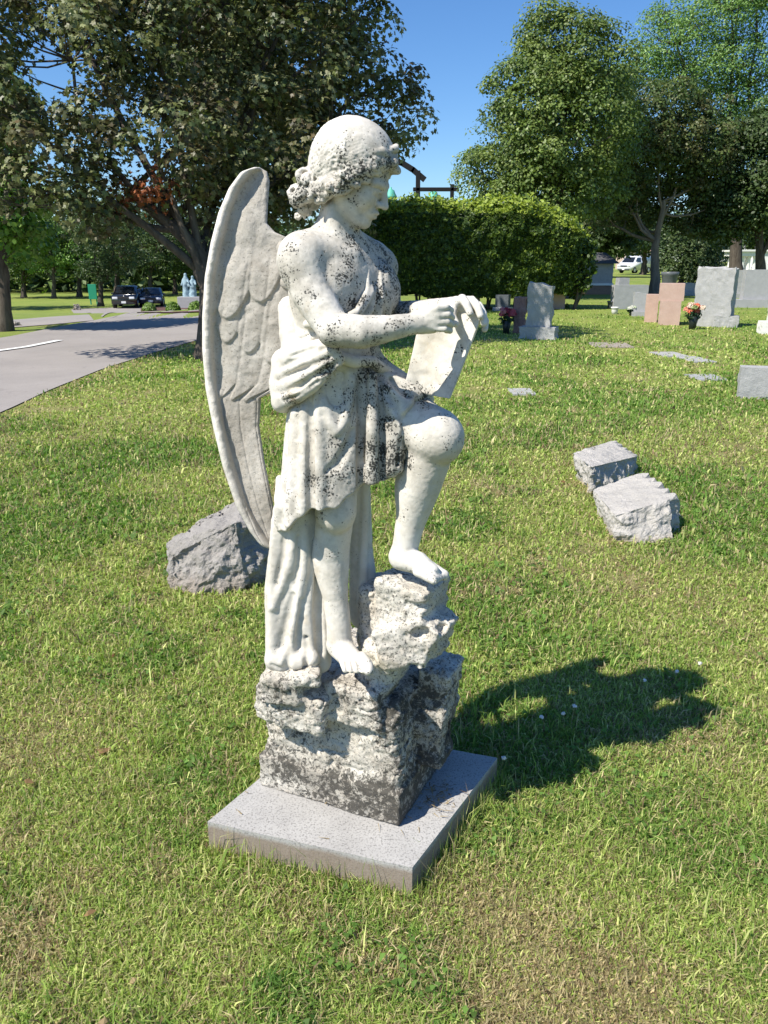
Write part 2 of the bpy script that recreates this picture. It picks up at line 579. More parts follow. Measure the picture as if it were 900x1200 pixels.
def poly_prim(P_, R_):
    """a polyline of constant joints: one distance, so no bulge where pieces meet"""
    P_ = np.array(P_, float); R_ = np.array(R_, float)
    def fn(p):
        best = None
        for i in range(len(P_) - 1):
            a, ab = P_[i], P_[i + 1] - P_[i]
            t = np.clip(((p - a) @ ab) / max(ab @ ab, 1e-12), 0, 1)
            d = np.linalg.norm(p - a - t[:, None] * ab, axis=1) - (R_[i] + (R_[i + 1] - R_[i]) * t)
            best = d if best is None else np.minimum(best, d)
        return best
    c = P_.mean(0)
    t = np.linspace(0, 1, 5)[:, None]
    smp = np.concatenate([P_[i] * (1 - t) + P_[i + 1] * t for i in range(len(P_) - 1)])
    gap = max(np.linalg.norm(P_[i + 1] - P_[i]) for i in range(len(P_) - 1)) / 8
    return fn, c, np.linalg.norm(P_ - c, axis=1).max() + R_.max(), (smp, R_.max() + gap)

def ell_prim(c, r, R=None):
    c = np.array(c, float); r = np.array(r, float)
    R = np.eye(3) if R is None else R
    def fn(p):
        q = (p - c) @ R
        k0 = np.linalg.norm(q / r, axis=1)
        k1 = np.linalg.norm(q / (r * r), axis=1) + 1e-9
        return k0 * (k0 - 1) / k1
    return fn, c, r.max()

def box_prim(c, h, R=None, rad=0.01):
    c = np.array(c, float); h = np.array(h, float)
    R = np.eye(3) if R is None else R
    def fn(p):
        q = np.abs((p - c) @ R) - h + rad
        return np.linalg.norm(np.maximum(q, 0), axis=1) + np.minimum(q.max(1), 0) - rad
    return fn, c, np.linalg.norm(h)

def custom(fn, c, rad):
    return fn, np.array(c, float), rad

class Sculpt:
    def __init__(self): self.ops = []; self.reach = 0.10
    def add(self, prim, k=0.012): self.ops.append(('u', k, prim)); return self
    def sub(self, prim, k=0.006): self.ops.append(('s', k, prim)); return self
    def cut(self, prim, k=0.004): self.ops.append(('i', k, prim)); return self   # keep where prim < 0
    def chain(self, pts, k=0.012, op='add'):
        """pts: (u, v, Y, r_metres)"""
        getattr(self, op)(poly_prim([P(*a[:3]) for a in pts], [a[3] for a in pts]), k)
        return self
    def surf(self, pts, k=0.01, op='add', n=7):
        """a chain laid on the surface carved so far: (u, v, offset towards the viewer, r)"""
        pts = np.array(pts, float)
        t = np.linspace(0, len(pts) - 1, n * (len(pts) - 1) // 2 + 2)
        q = np.stack([np.interp(t, np.arange(len(pts)), pts[:, j]) for j in range(4)], 1)
        D = np.array([ray(a, b) for a, b in q[:, :2]]); D /= np.linalg.norm(D, axis=1)[:, None]
        O = np.array((0, 0, H)); s = np.full(len(q), 1.45)
        for _ in range(60):
            d = self.ev(O + D * s[:, None], cull=False)
            s = s + np.clip(d, -.02, .1) * .8
            if np.abs(d).max() < 4e-4: break
        ok = s < 2.7
        if ok.sum() >= 4:          # keep the run of the fold smooth over small bumps
            tt = np.linspace(-1, 1, len(s))
            s = np.polyval(np.polyfit(tt[ok], s[ok], 2 if len(pts) < 4 else 3), tt)
        X = O + D * (s - q[:, 2] + (q[:, 3] * .5 if op == 'add' else 0))[:, None]
        if ok.sum() > 1: getattr(self, op)(poly_prim(X[ok], q[ok, 3]), k)
        return self
    def ball(self, u, v, Y, r, k=0.012, op='add'):
        getattr(self, op)(ell_prim(P(u, v, Y), (r, r, r)), k); return self
    def ev(self, p, cull=True):
        c = p.mean(0); cr = np.linalg.norm(p - c, axis=1).max()
        d = np.full(len(p), 0.12)
        if not hasattr(self, '_n') or self._n != len(self.ops):
            self._n = len(self.ops)
            self._c = np.array([o[2][1] for o in self.ops]); self._r = np.array([o[2][2] for o in self.ops])
        fars = np.linalg.norm(self._c - c, axis=1) - cr - self._r
        for (op, k, prim), far in zip(self.ops, fars):
            fn = prim[0]
            if cull and len(prim) > 3 and far < .12 and op != 'i':
                smp, ex = prim[3]
                far = math.sqrt(((smp - c) ** 2).sum(1).min()) - cr - ex
            if op == 'u':
                if cull and far > self.reach + k: continue
                e = fn(p)
                if k > 0:
                    h = np.clip(0.5 + 0.5 * (d - e) / k, 0, 1)
                    d = d * (1 - h) + e * h - k * h * (1 - h)
                else: d = np.minimum(d, e)
            elif op == 's':
                if cull and far > k: continue
                e = -fn(p)
                h = np.clip(0.5 - 0.5 * (d - e) / k, 0, 1)
                d = d * (1 - h) + e * h + k * h * (1 - h)
            else:
                e = fn(p)
                h = np.clip(0.5 - 0.5 * (d - e) / k, 0, 1)
                d = d * (1 - h) + e * h + k * h * (1 - h)
        return d
    def mesh(self, lo, hi, h, disp=None):
        lo = np.array(lo, float); hi = np.array(hi, float)
        B = 8
        nb = np.ceil((hi - lo) / (B * h)).astype(int)
        idx = np.stack(np.meshgrid(*[np.arange(n) for n in nb], indexing='ij'), -1).reshape(-1, 3)
        cen = lo + (idx * B + (B - 1) / 2) * h
        dc = np.empty(len(cen))
        for x in np.unique(idx[:, 0] // 2):            # coarse pass, in slabs
            for y in np.unique(idx[:, 1] // 2):
                m = np.where((idx[:, 0] // 2 == x) & (idx[:, 1] // 2 == y))[0]
                for ch in np.array_split(m, max(1, len(m) // 24)):
                    if len(ch): dc[ch] = self.ev(cen[ch])
        R = B * h * 0.87
        act = np.abs(dc) < R * 1.55 + 0.012
        arr = np.empty(tuple(nb * B), np.float32)
        big = np.where(dc < 0, -1.0, 1.0).astype(np.float32).reshape(tuple(nb))
        arr = np.repeat(np.repeat(np.repeat(big, B, 0), B, 1), B, 2)
        off = np.stack(np.meshgrid(*[np.arange(B)] * 3, indexing='ij'), -1).reshape(-1, 3)
        old = self.reach; self.reach = .035
        for bi in idx[act]:
            p = lo + (bi * B + off) * h
            d = self.ev(p)
            if disp is not None: d = d - disp(p)
            arr[bi[0]*B:(bi[0]+1)*B, bi[1]*B:(bi[1]+1)*B, bi[2]*B:(bi[2]+1)*B] = d.reshape(B, B, B)
        self.reach = old
        return surface_nets(arr, lo, h)

def surface_nets(a, lo, h):
    s = a < 0
    nx, ny, nz = a.shape
    cnt = np.zeros((nx - 1, ny - 1, nz - 1), np.uint8)
    offs = [(i, j, k) for i in (0, 1) for j in (0, 1) for k in (0, 1)]
    for i, j, k in offs:
        cnt += s[i:nx - 1 + i, j:ny - 1 + j, k:nz - 1 + k]
    cells = np.argwhere((cnt > 0) & (cnt < 8))
    vid = np.full(cnt.shape, -1, np.int32)
    vid[cells[:, 0], cells[:, 1], cells[:, 2]] = np.arange(len(cells))
    acc = np.zeros((len(cells), 3)); n = np.zeros(len(cells))
    vals = {o: a[cells[:, 0] + o[0], cells[:, 1] + o[1], cells[:, 2] + o[2]] for o in offs}
    for o in offs:
        for ax in range(3):
            if o[ax]: continue
            q = list(o); q[ax] = 1; q = tuple(q)
            va, vb = vals[o], vals[q]
            m = (va < 0) != (vb < 0)
            t = np.clip(va[m] / (va[m] - vb[m]), 0.02, 0.98)
            pt = np.tile(np.array(o, float), (m.sum(), 1)); pt[:, ax] = t
            acc[m] += pt; n[m] += 1
    v = (cells + acc / n[:, None]) * h + lo
    faces = []
    for ax in range(3):
        b, c = (ax + 1) % 3, (ax + 2) % 3
        sl0 = [slice(1, -1)] * 3; sl1 = [slice(1, -1)] * 3
        sl0[ax] = slice(0, -1); sl1[ax] = slice(1, None)
        s0, s1 = s[tuple(sl0)], s[tuple(sl1)]
        e = np.argwhere(s0 != s1)
        if not len(e): continue
        dirn = s0[e[:, 0], e[:, 1], e[:, 2]]
        g = e.copy()
        for q in range(3):
            if q != ax: g[:, q] += 1
        def cell(db, dc):
            w = g.copy(); w[:, b] -= db; w[:, c] -= dc
            return vid[w[:, 0], w[:, 1], w[:, 2]]
        q4 = np.stack([cell(1, 1), cell(0, 1), cell(0, 0), cell(1, 0)], 1)
        q4 = np.where(dirn[:, None], q4, q4[:, ::-1])
        faces.append(q4[(q4 >= 0).all(1)])
    return v, np.concatenate(faces)
# ------------------------------------------------------------------ the angel
STAINS = [  # u, v, Y, radius m, amount : where the lichen has really grown
    (408, 399, 1.79, .050, .8), (432, 392, 1.77, .045, .55), (470, 380, 1.77, .035, .50), (392, 404, 1.79, .035, .8),
    (398, 318, 1.87, .055, .52), (380, 335, 1.87, .045, .45), (425, 300, 1.93, .05, .45), (412, 350, 1.88, .05, .5),
    (448, 320, 2.0, .12, .62), (452, 360, 2.0, .08, .6), (440, 420, 1.95, .07, .6),
    (415, 225, 1.87, .045, .62), (432, 240, 1.87, .035, .45), (405, 240, 1.87, .03, .5), (425, 205, 1.86, .04, .7),
    (440, 185, 1.87, .05, .5), (462, 195, 1.9, .05, .6), (415, 190, 1.86, .05, .5), (390, 210, 1.87, .045, .4), (380, 180, 1.9, .05, .25),
    (355, 240, 1.93, .06, .55), (372, 225, 1.9, .05, .5), (345, 315, 1.83, .055, .38), (352, 290, 1.86, .05, .3), (362, 350, 1.82, .04, .3),
    (428, 470, 1.86, .04, .7), (432, 520, 1.86, .04, .7), (434, 560, 1.87, .04, .7), (445, 440, 1.88, .05, .7), (450, 500, 1.86, .04, .6),
    (458, 535, 1.86, .045, .9), (448, 470, 1.86, .035, .5), (470, 470, 1.92, .05, .7), (490, 465, 1.9, .04, .6),
    (400, 530, 1.83, .05, .4), (390, 570, 1.83, .05, .45), (350, 600, 1.85, .05, .35), (368, 560, 1.84, .03, .6),
    (385, 430, 1.82, .03, .6), (340, 472, 1.86, .04, .5), (370, 440, 1.84, .03, .3),
    (512, 500, 1.83, .04, .15), (535, 520, 1.87, .03, .3), (520, 445, 1.87, .03, .35), (535, 400, 1.9, .04, .2),
]
_SP = np.array([P(s[0], s[1], s[2]) for s in STAINS]); _SR = np.array([s[3] for s in STAINS]); _SA = np.array([s[4] for s in STAINS])
def lichen_at(v, base=0.12):
    out = np.full(len(v), base)
    for p, r, a in zip(_SP, _SR, _SA):
        d2 = ((v - p) ** 2).sum(1) / (r * r * 1.3)
        out = np.maximum(out, base + a * .76 * np.exp(-d2))
    return np.clip(out, 0, 1.1)

statue_xy = PZ(430, 905, 0.09)
ROOT = (float(statue_xy[0]), 1.93, 0.0)
angel = empty('angel_statue', ROOT, 'weathered white marble angel with one wing, writing on a scroll, foot raised on rocks', 'statue')

FWD = np.array((0.82, -0.57, 0.0)); SIDE = np.array((-0.57, -0.82, 0.0)); UP = np.array((0, 0, 1.0))
RB = np.stack([FWD, SIDE, UP], 1)              # body frame: forward, its right-hand side, up

def put(name, v, f, mat, base=0.12, parent=None, smooth=True):
    return mesh_np(name, v, f, mat, parent or angel, smooth, flt={'lichen': lichen_at(v, base)})

# ---- body (bare skin: head, neck, chest, arms, legs)
hd = rotm((.872, -.234, -.430), (.415, -.111, .903))
HC = P(414, 202, 1.95)
HS = 0.85
def hl(f, s, u): return HC + hd @ np.array((f, -s, u))      # head-local: forward, towards camera side, up
def build_body():
    S = Sculpt()
    S.add(ell_prim(P(398, 338, 1.985), (.100, .150, .135), RB), 0.02)
    S.add(ell_prim(P(392, 400, 1.985), (.090, .118, .13), RB), 0.04)
    S.add(ell_prim(P(392, 455, 1.99), (.10, .13, .11), RB), 0.04)
    # pectorals and collar bones
    S.add(ell_prim(P(402, 338, 1.905), (.034, .064, .056), RB), 0.045)
    S.add(ell_prim(P(438, 340, 1.985), (.036, .062, .056), RB), 0.03)
    S.add(seg_prim(P(412, 300, 1.915), P(366, 292, 1.87), .013, .016), 0.025)
    # shoulders / trapezius
    S.add(seg_prim(P(393, 290, 1.985), P(356, 300, 1.90), .052, .056), 0.035)
    S.add(seg_prim(P(393, 290, 1.985), P(434, 306, 2.09), .050, .052), 0.035)
    # neck
    S.add(seg_prim(P(393, 298, 1.975), P(395, 238, 1.965), .051, .037), 0.03)
    S.add(seg_prim(P(398, 292, 1.925), P(388, 245, 1.925), .014, .014), 0.02)
    # right arm
    S.chain([(353, 304, 1.885, .052), (365, 344, 1.85, .0455), (391, 385, 1.81, .039)], 0.008)
    S.chain([(392, 387, 1.80, .039), (426, 389, 1.778, .0365), (460, 384, 1.778, .0275), (486, 379, 1.79, .0225)], 0.008)
    S.add(ell_prim(P(353, 308, 1.875), (.051, .053, .058)), 0.02)
    # right hand: palm, four fingers closing round the pen, thumb behind
    hR = rotm(P(520, 372, 1.80) - P(490, 378, 1.79), (0, 0, 1))
    S.add(ell_prim(P(504, 375, 1.795), (.040, .020, .030), hR), 0.018)
    for i, (vv, dx, rr) in enumerate(((361, 1, .0082), (369, 3, .0086), (377, 2.5, .0082), (384.5, -1, .0072))):
        kn = (511 + dx, vv, 1.775 + .002 * i)
        S.chain([(500, 366 + 5 * i, 1.785, .010), (*kn, rr * 1.12)], 0.008)
        S.chain([(*kn, rr * 1.12), (522 + dx, vv - 1 + i * 0.6, 1.778, rr), (528 + dx * .6, vv + 3, 1.80, rr * .92), (523 + dx * .5, vv + 6 - i, 1.822, rr * .82)], 0.0012)
    S.chain([(498, 370, 1.82, .013), (514, 364, 1.838, .011), (527, 368, 1.832, .009)], 0.006)
    # left arm and hand over the top of the scroll
    S.chain([(437, 310, 2.09, .052), (448, 345, 2.09, .045), (454, 372, 2.07, .040)], 0.008)
    S.chain([(454, 372, 2.07, .039), (490, 368, 2.00, .033), (520, 362, 1.955, .026), (534, 359, 1.925, .023)], 0.008)
    hL = rotm(P(556, 362, 1.900) - P(530, 358, 1.925), (0.1, 0.1, 1))
    S.add(ell_prim(P(545, 359, 1.907), (.034, .024, .020), hL), 0.012)
    S.chain([(534, 356, 1.895, .0125), (542, 350, 1.880, .0105), (547, 357, 1.860, .0095), (551, 367, 1.850, .0085)], 0.003)
    S.chain([(545, 353, 1.900, .0115), (553, 352, 1.880, .0105), (560, 360, 1.860, .0095), (563, 370, 1.850, .0085)], 0.003)
    S.chain([(552, 356, 1.910, .0115), (561, 358, 1.890, .010), (566, 368, 1.870, .0092), (567, 379, 1.860, .0082)], 0.003)
    S.chain([(555, 362, 1.920, .0110), (564, 366, 1.910, .0095), (569, 377, 1.895, .0085), (568, 386, 1.885, .0075)], 0.003)
    S.chain([(530, 362, 1.895, .0135), (529, 370, 1.870, .011), (534, 379, 1.855, .0095)], 0.004)
    # standing (right) leg
    S.chain([(388, 470, 1.955, .088), (393, 545, 1.93, .064), (393, 598, 1.91, .051)], 0.008)
    S.add(ell_prim(P(395, 600, 1.880), (.034, .034, .048)), 0.04)
    S.chain([(393, 600, 1.912, .049), (388, 650, 1.925, .046), (393, 700, 1.91, .034), (397, 733, 1.895, .0325), (398, 752, 1.89, .034)], 0.008)
    S.add(ell_prim(P(386, 652, 1.945), (.040, .046, .085)), 0.03)
    S.chain([(398, 757, 1.89, .034), (408, 768, 1.85, .030), (420, 777, 1.81, .023)], 0.008)
    for i in range(5):
        t = i / 4
        S.chain([(402 + 22 * t, 771 - 1.5 * t, 1.845 - .005 * i, .014), (404 + 26 * t, 780 - 1.0 * t, 1.795 - .004 * i, .0105 + .005 * (i == 4)), (405 + 27 * t, 785, 1.780 - .004 * i, .0090 + .005 * (i == 4))], 0.0025)
    for i in range(4):
        t = (i + .5) / 4
        S.surf([(402 + 25 * t, 775 - 1.5 * t, 0, .0030), (403 + 28 * t, 781 - t, 0, .0048), (404 + 29 * t, 787 - t, .002, .0050)], 0.002, 'sub')
    # raised (left) leg
    S.chain([(425, 468, 2.02, .092), (470, 488, 1.95, .078), (508, 510, 1.885, .064)], 0.012)
    S.ball(511, 511, 1.875, .064, 0.02)
    S.add(ell_prim(P(519, 517, 1.855), (.045, .045, .05)), 0.025)
    S.chain([(507, 520, 1.885, .058), (492, 572, 1.90, .051), (481, 612, 1.905, .038), (475, 640, 1.90, .033), (472, 652, 1.895, .034)], 0.008)
    S.add(ell_prim(P(482, 570, 1.925), (.040, .045, .075)), 0.03)
    S.chain([(471, 653, 1.895, .033), (490, 660, 1.865, .029), (505, 670, 1.84, .022)], 0.008)
    for i in range(5):
        t = i / 4
        S.chain([(490 + 12 * t, 670 - 8 * t, 1.835 + .012 * i, .0135), (508 + 12 * t, 680 - 6 * t, 1.805 + .012 * i, .0105 + .0035 * (i == 4))], 0.004)
    for i in range(4):
        t = (i + .5) / 4
        S.surf([(499 + 12 * t, 675 - 7 * t, 0, .002), (510 + 12 * t, 683 - 7 * t, 0, .003)], 0.002, 'sub')
    Hd = Sculpt()
    # head
    Hd.add(ell_prim(hl(-.008, 0, .030), (.102, .080, .092), hd), 0.03)
    Hd.add(ell_prim(hl(.036, 0, -.040), (.060, .053, .077), hd), 0.03)
    Hd.add(ell_prim(hl(.080, 0, -.100), (.020, .022, .019), hd), 0.016)
    for sd in (-1, 1):
        Hd.add(seg_prim(hl(-.005, sd * .046, -.060), hl(.062, sd * .016, -.099), .019, .016), 0.025)
        Hd.add(ell_prim(hl(.066, sd * .033, -.040), (.024, .021, .026), hd), 0.02)
        Hd.add(seg_prim(hl(.094, sd * .012, .004), hl(.080, sd * .046, .002), .010, .010), 0.012)
        Hd.sub(ell_prim(hl(.104, sd * .030, -.017), (.016, .019, .0115), hd), 0.010)
        Hd.add(ell_prim(hl(.079, sd * .031, -.017), (.0150, .0165, .0125), hd), 0.002)
        Hd.add(seg_prim(hl(.095, sd * .018, -.013), hl(.084, sd * .046, -.013), .0035, .003), 0.004)
        Hd.add(seg_prim(hl(.093, sd * .018, -.024), hl(.083, sd * .045, -.023), .0028, .0025), 0.004)
        Hd.add(ell_prim(hl(.104, sd * .0105, -.044), (.011, .0075, .0075), hd), 0.006)
    Hd.add(seg_prim(hl(.094, 0, .000), hl(.116, 0, -.038), .0085, .0095), 0.010)
    Hd.add(ell_prim(hl(.117, 0, -.042), (.011, .0095, .0085), hd), 0.006)
    Hd.add(ell_prim(hl(.090, 0, -.070), (.016, .026, .016), hd), 0.012)
    Hd.add(ell_prim(hl(.102, 0, -.066), (.009, .020, .0055), hd), 0.004)
    Hd.add(ell_prim(hl(.100, 0, -.0775), (.009, .016, .0060), hd), 0.004)
    Hd.sub(seg_prim(hl(.109, -.020, -.0718), hl(.109, .020, -.0718), .0022, .0022), 0.003)
    S.add(custom(lambda p: Hd.ev(HC + (p - HC) / HS) * HS, HC, .15), 0.012)
    def disp(p): return 0.0006 * vnoise(p * 40, 4) + 0.0006 * vnoise(p * 170, 5)
    lo = (-0.42, 1.60, 0.42); hi = (0.34, 2.26, 1.95)
    return S.mesh(lo, hi, 0.0027, disp)
v, f = build_body()
put('body', v, f, M['marble'], 0.17)

# ---- hair
def build_hair():
    S = Sculpt()
    S.add(ell_prim(hl(-.012, 0, .032), (.114, .097, .102), hd), 0.01)
    S.add(ell_prim(hl(-.050, 0, -.010), (.068, .082, .085), hd), 0.03)
    S.cut(custom(lambda p: -((p - hl(.030, 0, -.010)) @ (hd @ np.array((-.80, 0, .60)))), HC, 5), 0.012)
    rng = np.random.default_rng(5)
    path = [(.084, 0, .060), (.076, .036, .050), (.056, .062, .030), (.028, .076, .000), (.002, .080, -.032), (-.030, .076, -.060), (-.062, .058, -.082), (-.088, .03, -.105)]
    for sd in (-1, 1):
        pts = np.array([(a, sd * b, c) for a, b, c in path])
        for i in range(len(pts) - 1):
            S.add(seg_prim(hl(*pts[i]), hl(*pts[i + 1]), *((.014, .014) if sd > 0 else (.013, .013))), 0.02)
        for k in range(46):
            t = rng.random() * (len(pts) - 1.001); i = int(t); q = pts[i] * (1 - t + i) + pts[i + 1] * (t - i)
            o = rng.normal(0, .011, 3); o[1] += sd * .003
            c = hl(*(q + o)); r = rng.uniform(.009, .014)
            S.add(ell_prim(c, (r, r, r * .8), hd), 0.003)
            a = rng.uniform(0, 6.28)
            S.sub(ell_prim(c + SIDE * sd * r * .95 + np.array((math.cos(a), 0, math.sin(a))) * r * .35, (r * .42,) * 3), 0.003)
        # wavy locks swept back along the band
        tt = np.linspace(0, 1, 26)
        for k in range(10):
            t0 = rng.uniform(0, .25); t1 = rng.uniform(.75, 1.0)
            s_ = t0 + (t1 - t0) * tt
            x_ = s_ * (len(pts) - 1.001); i_ = x_.astype(int); fr_ = (x_ - i_)[:, None]
            c_ = pts[i_] * (1 - fr_) + pts[np.minimum(i_ + 1, len(pts) - 1)] * fr_
            wofs = (k / 9 - .42) * .074
            ph = rng.uniform(0, 6.28); fq = rng.uniform(3.2, 5.0)
            wob = np.sin(2 * np.pi * fq * s_ + ph)
            c_ = c_ + np.array((0, sd * .004, 1.0)) * (wofs + .0065 * wob)[:, None]
            rad_ = (c_ - np.array((-.01, 0, .02))); rad_ /= np.linalg.norm(rad_, axis=1)[:, None]
            c_ = c_ + rad_ * (.0075 + .0045 * np.cos(2 * np.pi * fq * s_ + ph) - .30 * abs(wofs))[:, None]
            S.add(poly_prim([hl(*q) for q in c_], .0080 + .0030 * np.sin(np.pi * tt)), 0.002)
    # ringlets falling on the nape
    for k in range(14):
        a0 = np.array((-.066 + rng.uniform(-.02, .02), rng.uniform(-.068, .068), -.035 + rng.uniform(-.02, .02)))
        a1 = a0 + np.array((-.030, rng.uniform(-.015, .015), -.100 - rng.uniform(0, .030)))
        tt = np.linspace(0, 1, 22)[:, None]
        ph = rng.uniform(0, 6.28); tn = rng.uniform(2.0, 3.2)
        c_ = a0 * (1 - tt) + a1 * tt + .0105 * np.concatenate([np.cos(2 * np.pi * tn * tt + ph), np.sin(2 * np.pi * tn * tt + ph), 0 * tt], 1)
        c_[:, 0] -= (.018 * np.sin(np.pi * tt))[:, 0]
        S.add(poly_prim([hl(*q) for q in c_], .0085 - .003 * tt[:, 0]), 0.0035)
    for k in range(20):
        t = rng.random()
        q = np.array((-.072 - .028 * t, rng.uniform(-.06, .06), -.05 - .080 * t))
        S.add(ell_prim(hl(*q), (.018,) * 3, hd), 0.010)
    for k in range(60):
        t = rng.random()
        q = np.array((-.082 - .030 * t, rng.uniform(-.07, .07) * (1 - .35 * t), -.045 - .122 * t)) + rng.normal(0, .010, 3)
        r = rng.uniform(.009, .015); c = hl(*q)
        S.add(ell_prim(c, (r, r, r), hd), 0.003)
        S.sub(ell_prim(c + np.array((rng.normal(0, .4), -1, rng.normal(0, .4))) * r * .95, (r * .45,) * 3), 0.003)
    def disp(p):
        q = (p - HC) @ hd
        cap = sstep((q[:, 2] - .030 - .35 * (.06 - q[:, 0])) / .05) * 0.85
        w = q * 1.0
        r = np.abs(vnoise(w * 75, 8)); r2 = np.abs(vnoise(w * 150 + 3, 9))
        band = 1 - cap
        wq = w + 0.010 * np.stack([vnoise(w * 28, 61), vnoise(w * 28, 62), vnoise(w * 28, 63)], 1)
        st = np.abs(np.sin(wq @ np.array((260., 190., -330.))))
        return band * (0.0040 * (0.45 - r) + 0.0022 * (.4 - r2) + 0.0012 * (st - .6)) + (1 - band) * 0.0016 * np.abs(vnoise(w * np.array((30, 95, 60)), 2))
    lo = HC - np.array((.17, .15, .22)); hi = HC + np.array((.17, .15, .16))
    return S.mesh(lo - np.array((.02, 0, .03)), hi, 0.0024, disp)
v, f = build_hair()
v = HC + (v - HC) * HS
put('hair', v, f, M['marble'], 0.16)

# ---- tunic: bodice, skirt with carved folds, sleeve of cloth over the raised thigh
def build_tunic():
    S = Sculpt()
    S.add(ell_prim(P(400, 344, 1.99), (.108, .150, .135), RB), 0.02)
    S.add(ell_prim(P(440, 342, 1.985), (.052, .078, .066), RB), 0.03)
    S.add(ell_prim(P(392, 402, 1.985), (.100, .128, .13), RB), 0.03)
    S.add(seg_prim(P(405, 292, 2.03), P(440, 314, 2.10), .045, .058), 0.03)
    # the right breast and shoulder are bare
    A, Bp, C = P(430, 305, 1.99), P(421, 371, 1.87), P(340, 372, 1.93)
    n = np.cross(Bp - A, C - A); n /= np.linalg.norm(n)
    if n @ (P(370, 310, 1.85) - A) < 0: n = -n
    S.cut(custom(lambda p: (p - A) @ n, A, 5), 0.006)
    S.chain([(412, 292, 1.985, .011), (429, 316, 1.93, .011), (433, 342, 1.895, .012), (420, 366, 1.862, .011), (398, 376, 1.85, .010), (360, 380, 1.865, .010)], 0.006)
    S.chain([(446, 300, 2.07, .012), (455, 345, 2.05, .012), (450, 395, 1.98, .012)], 0.012)
    for pts, op in (([(437, 304, 0, .006), (441, 335, .001, .009), (434, 366, .001, .009), (410, 384, 0, .006)], 'add'),
                    ([(445, 306, 0, .006), (449, 345, .001, .009), (440, 384, .001, .009), (414, 402, 0, .006)], 'add'),
                    ([(452, 312, 0, .005), (457, 350, .001, .008), (450, 400, .001, .008)], 'add'),
                    ([(433, 306, 0, .003), (437, 335, 0, .005), (429, 362, 0, .005), (408, 379, 0, .004)], 'sub'),
                    ([(441, 306, 0, .003), (445, 340, 0, .005), (437, 375, 0, .005), (412, 394, 0, .004)], 'sub'),
                    ([(449, 312, 0, .003), (453, 345, 0, .005), (446, 392, 0, .005)], 'sub'),
                    ([(372, 384, 0, .004), (356, 396, 0, .005), (342, 402, 0, .004)], 'sub'),
                    ([(380, 392, 0, .004), (362, 404, 0, .005), (346, 412, 0, .004)], 'sub')):
        S.surf(pts, 0.008, op)
    # skirt
    top, bot = P(392, 428, 1.985), P(384, 596, 1.935)
    zt, zb = top[2], bot[2] - .05
    def skirt(p):
        t = np.clip((zt - p[:, 2]) / (zt - zb), 0, 1)
        ax = top[None] * (1 - t)[:, None] + bot[None] * t[:, None]
        d = p - ax
        f_, s_ = d @ FWD, d @ SIDE
        rf = .100 + .022 * t; rs = .118 + .016 * t
        a = np.arctan2(s_ / rs, f_ / rf)
        rho = np.sqrt((f_ / rf) ** 2 + (s_ / rs) ** 2)
        # broad soft pleats; the crisp folds are carved afterwards
        w1 = a * 3.0 + 0.5 * np.sin(a * 2 + .6)
        fold = (np.sin(w1) * .5 + .5 - .4) * (0.03 + 0.09 * t)
        return (rho - 1 - fold) * 0.07
    S.add(custom(skirt, (top + bot) / 2, .30), 0.01)
    hemp, hl_, hr_ = P(345, 612, 1.86), P(430, 572, 1.86), P(345, 612, 2.1)
    hn = np.cross(hl_ - hemp, hr_ - hemp); hn /= np.linalg.norm(hn)
    if hn[2] > 0: hn = -hn
    # cloth over the raised thigh, cut off just behind the knee
    S.chain([(420, 458, 2.02, .108), (455, 476, 1.97, .094), (486, 492, 1.92, .081), (500, 500, 1.90, .078)], 0.03)
    kn = P(484, 498, 1.90); kd = (P(508, 500, 1.885) - P(450, 492, 1.96)); kd /= np.linalg.norm(kd)
    S.cut(custom(lambda p: (p - kn) @ kd - .006 * np.sin(p[:, 2] * 90) - .15 * (p[:, 2] - kn[2]), kn, 5), 0.006)
    # folds fanning from the groin over the thigh
    for pts in ([(438, 434, -.006, .010), (462, 444, .002, .010), (492, 462, -.004, .007)],
                [(438, 444, -.006, .010), (462, 462, .002, .010), (486, 486, -.004, .007)],
                [(440, 452, -.006, .010), (458, 478, .002, .010), (476, 506, -.004, .007)]):
        S.surf(pts, 0.016)
    # cloth hanging between the legs: two broad falls with a deep valley on either side
    for (u0, v0, u1, v1, Yt, Yb_, r) in ((463, 470, 461, 548, 1.872, 1.872, .022), (436, 440, 436, 564, 1.862, 1.858, .016), (476, 486, 471, 532, 1.885, 1.888, .014), (450, 450, 449, 556, 1.885, 1.875, .014)):
        S.chain([(u0, v0, Yt + .024, r * .7), ((u0 + u1) / 2 + 1, (v0 + v1) / 2, (Yt + Yb_) / 2, r), (u1, v1, Yb_, r * 1.15)], 0.010)
    S.chain([(472, 490, 1.89, .02), (466, 520, 1.90, .02), (440, 550, 1.89, .02), (430, 560, 1.88, .02)], 0.02)
    # the swag: a hanging loop of cloth, hollow inside, with a crisp rim on the right
    S.surf([(386, 440, 0, .012), (394, 468, -.002, .017), (401, 440, 0, .012)], 0.010, 'sub')
    S.surf([(378, 470, 0, .008), (387, 494, .003, .010), (395, 506, .004, .011), (403, 496, .004, .009), (409, 474, .004, .008), (413, 446, .002, .007)], 0.010)
    S.surf([(388, 452, .001, .005), (395, 472, .002, .006), (402, 452, .001, .005)], 0.006)
    # diagonal recess below it
    S.surf([(413, 505, 0, .005), (405, 528, .001, .011), (394, 546, .001, .010), (380, 553, 0, .004)], 0.010, 'sub')
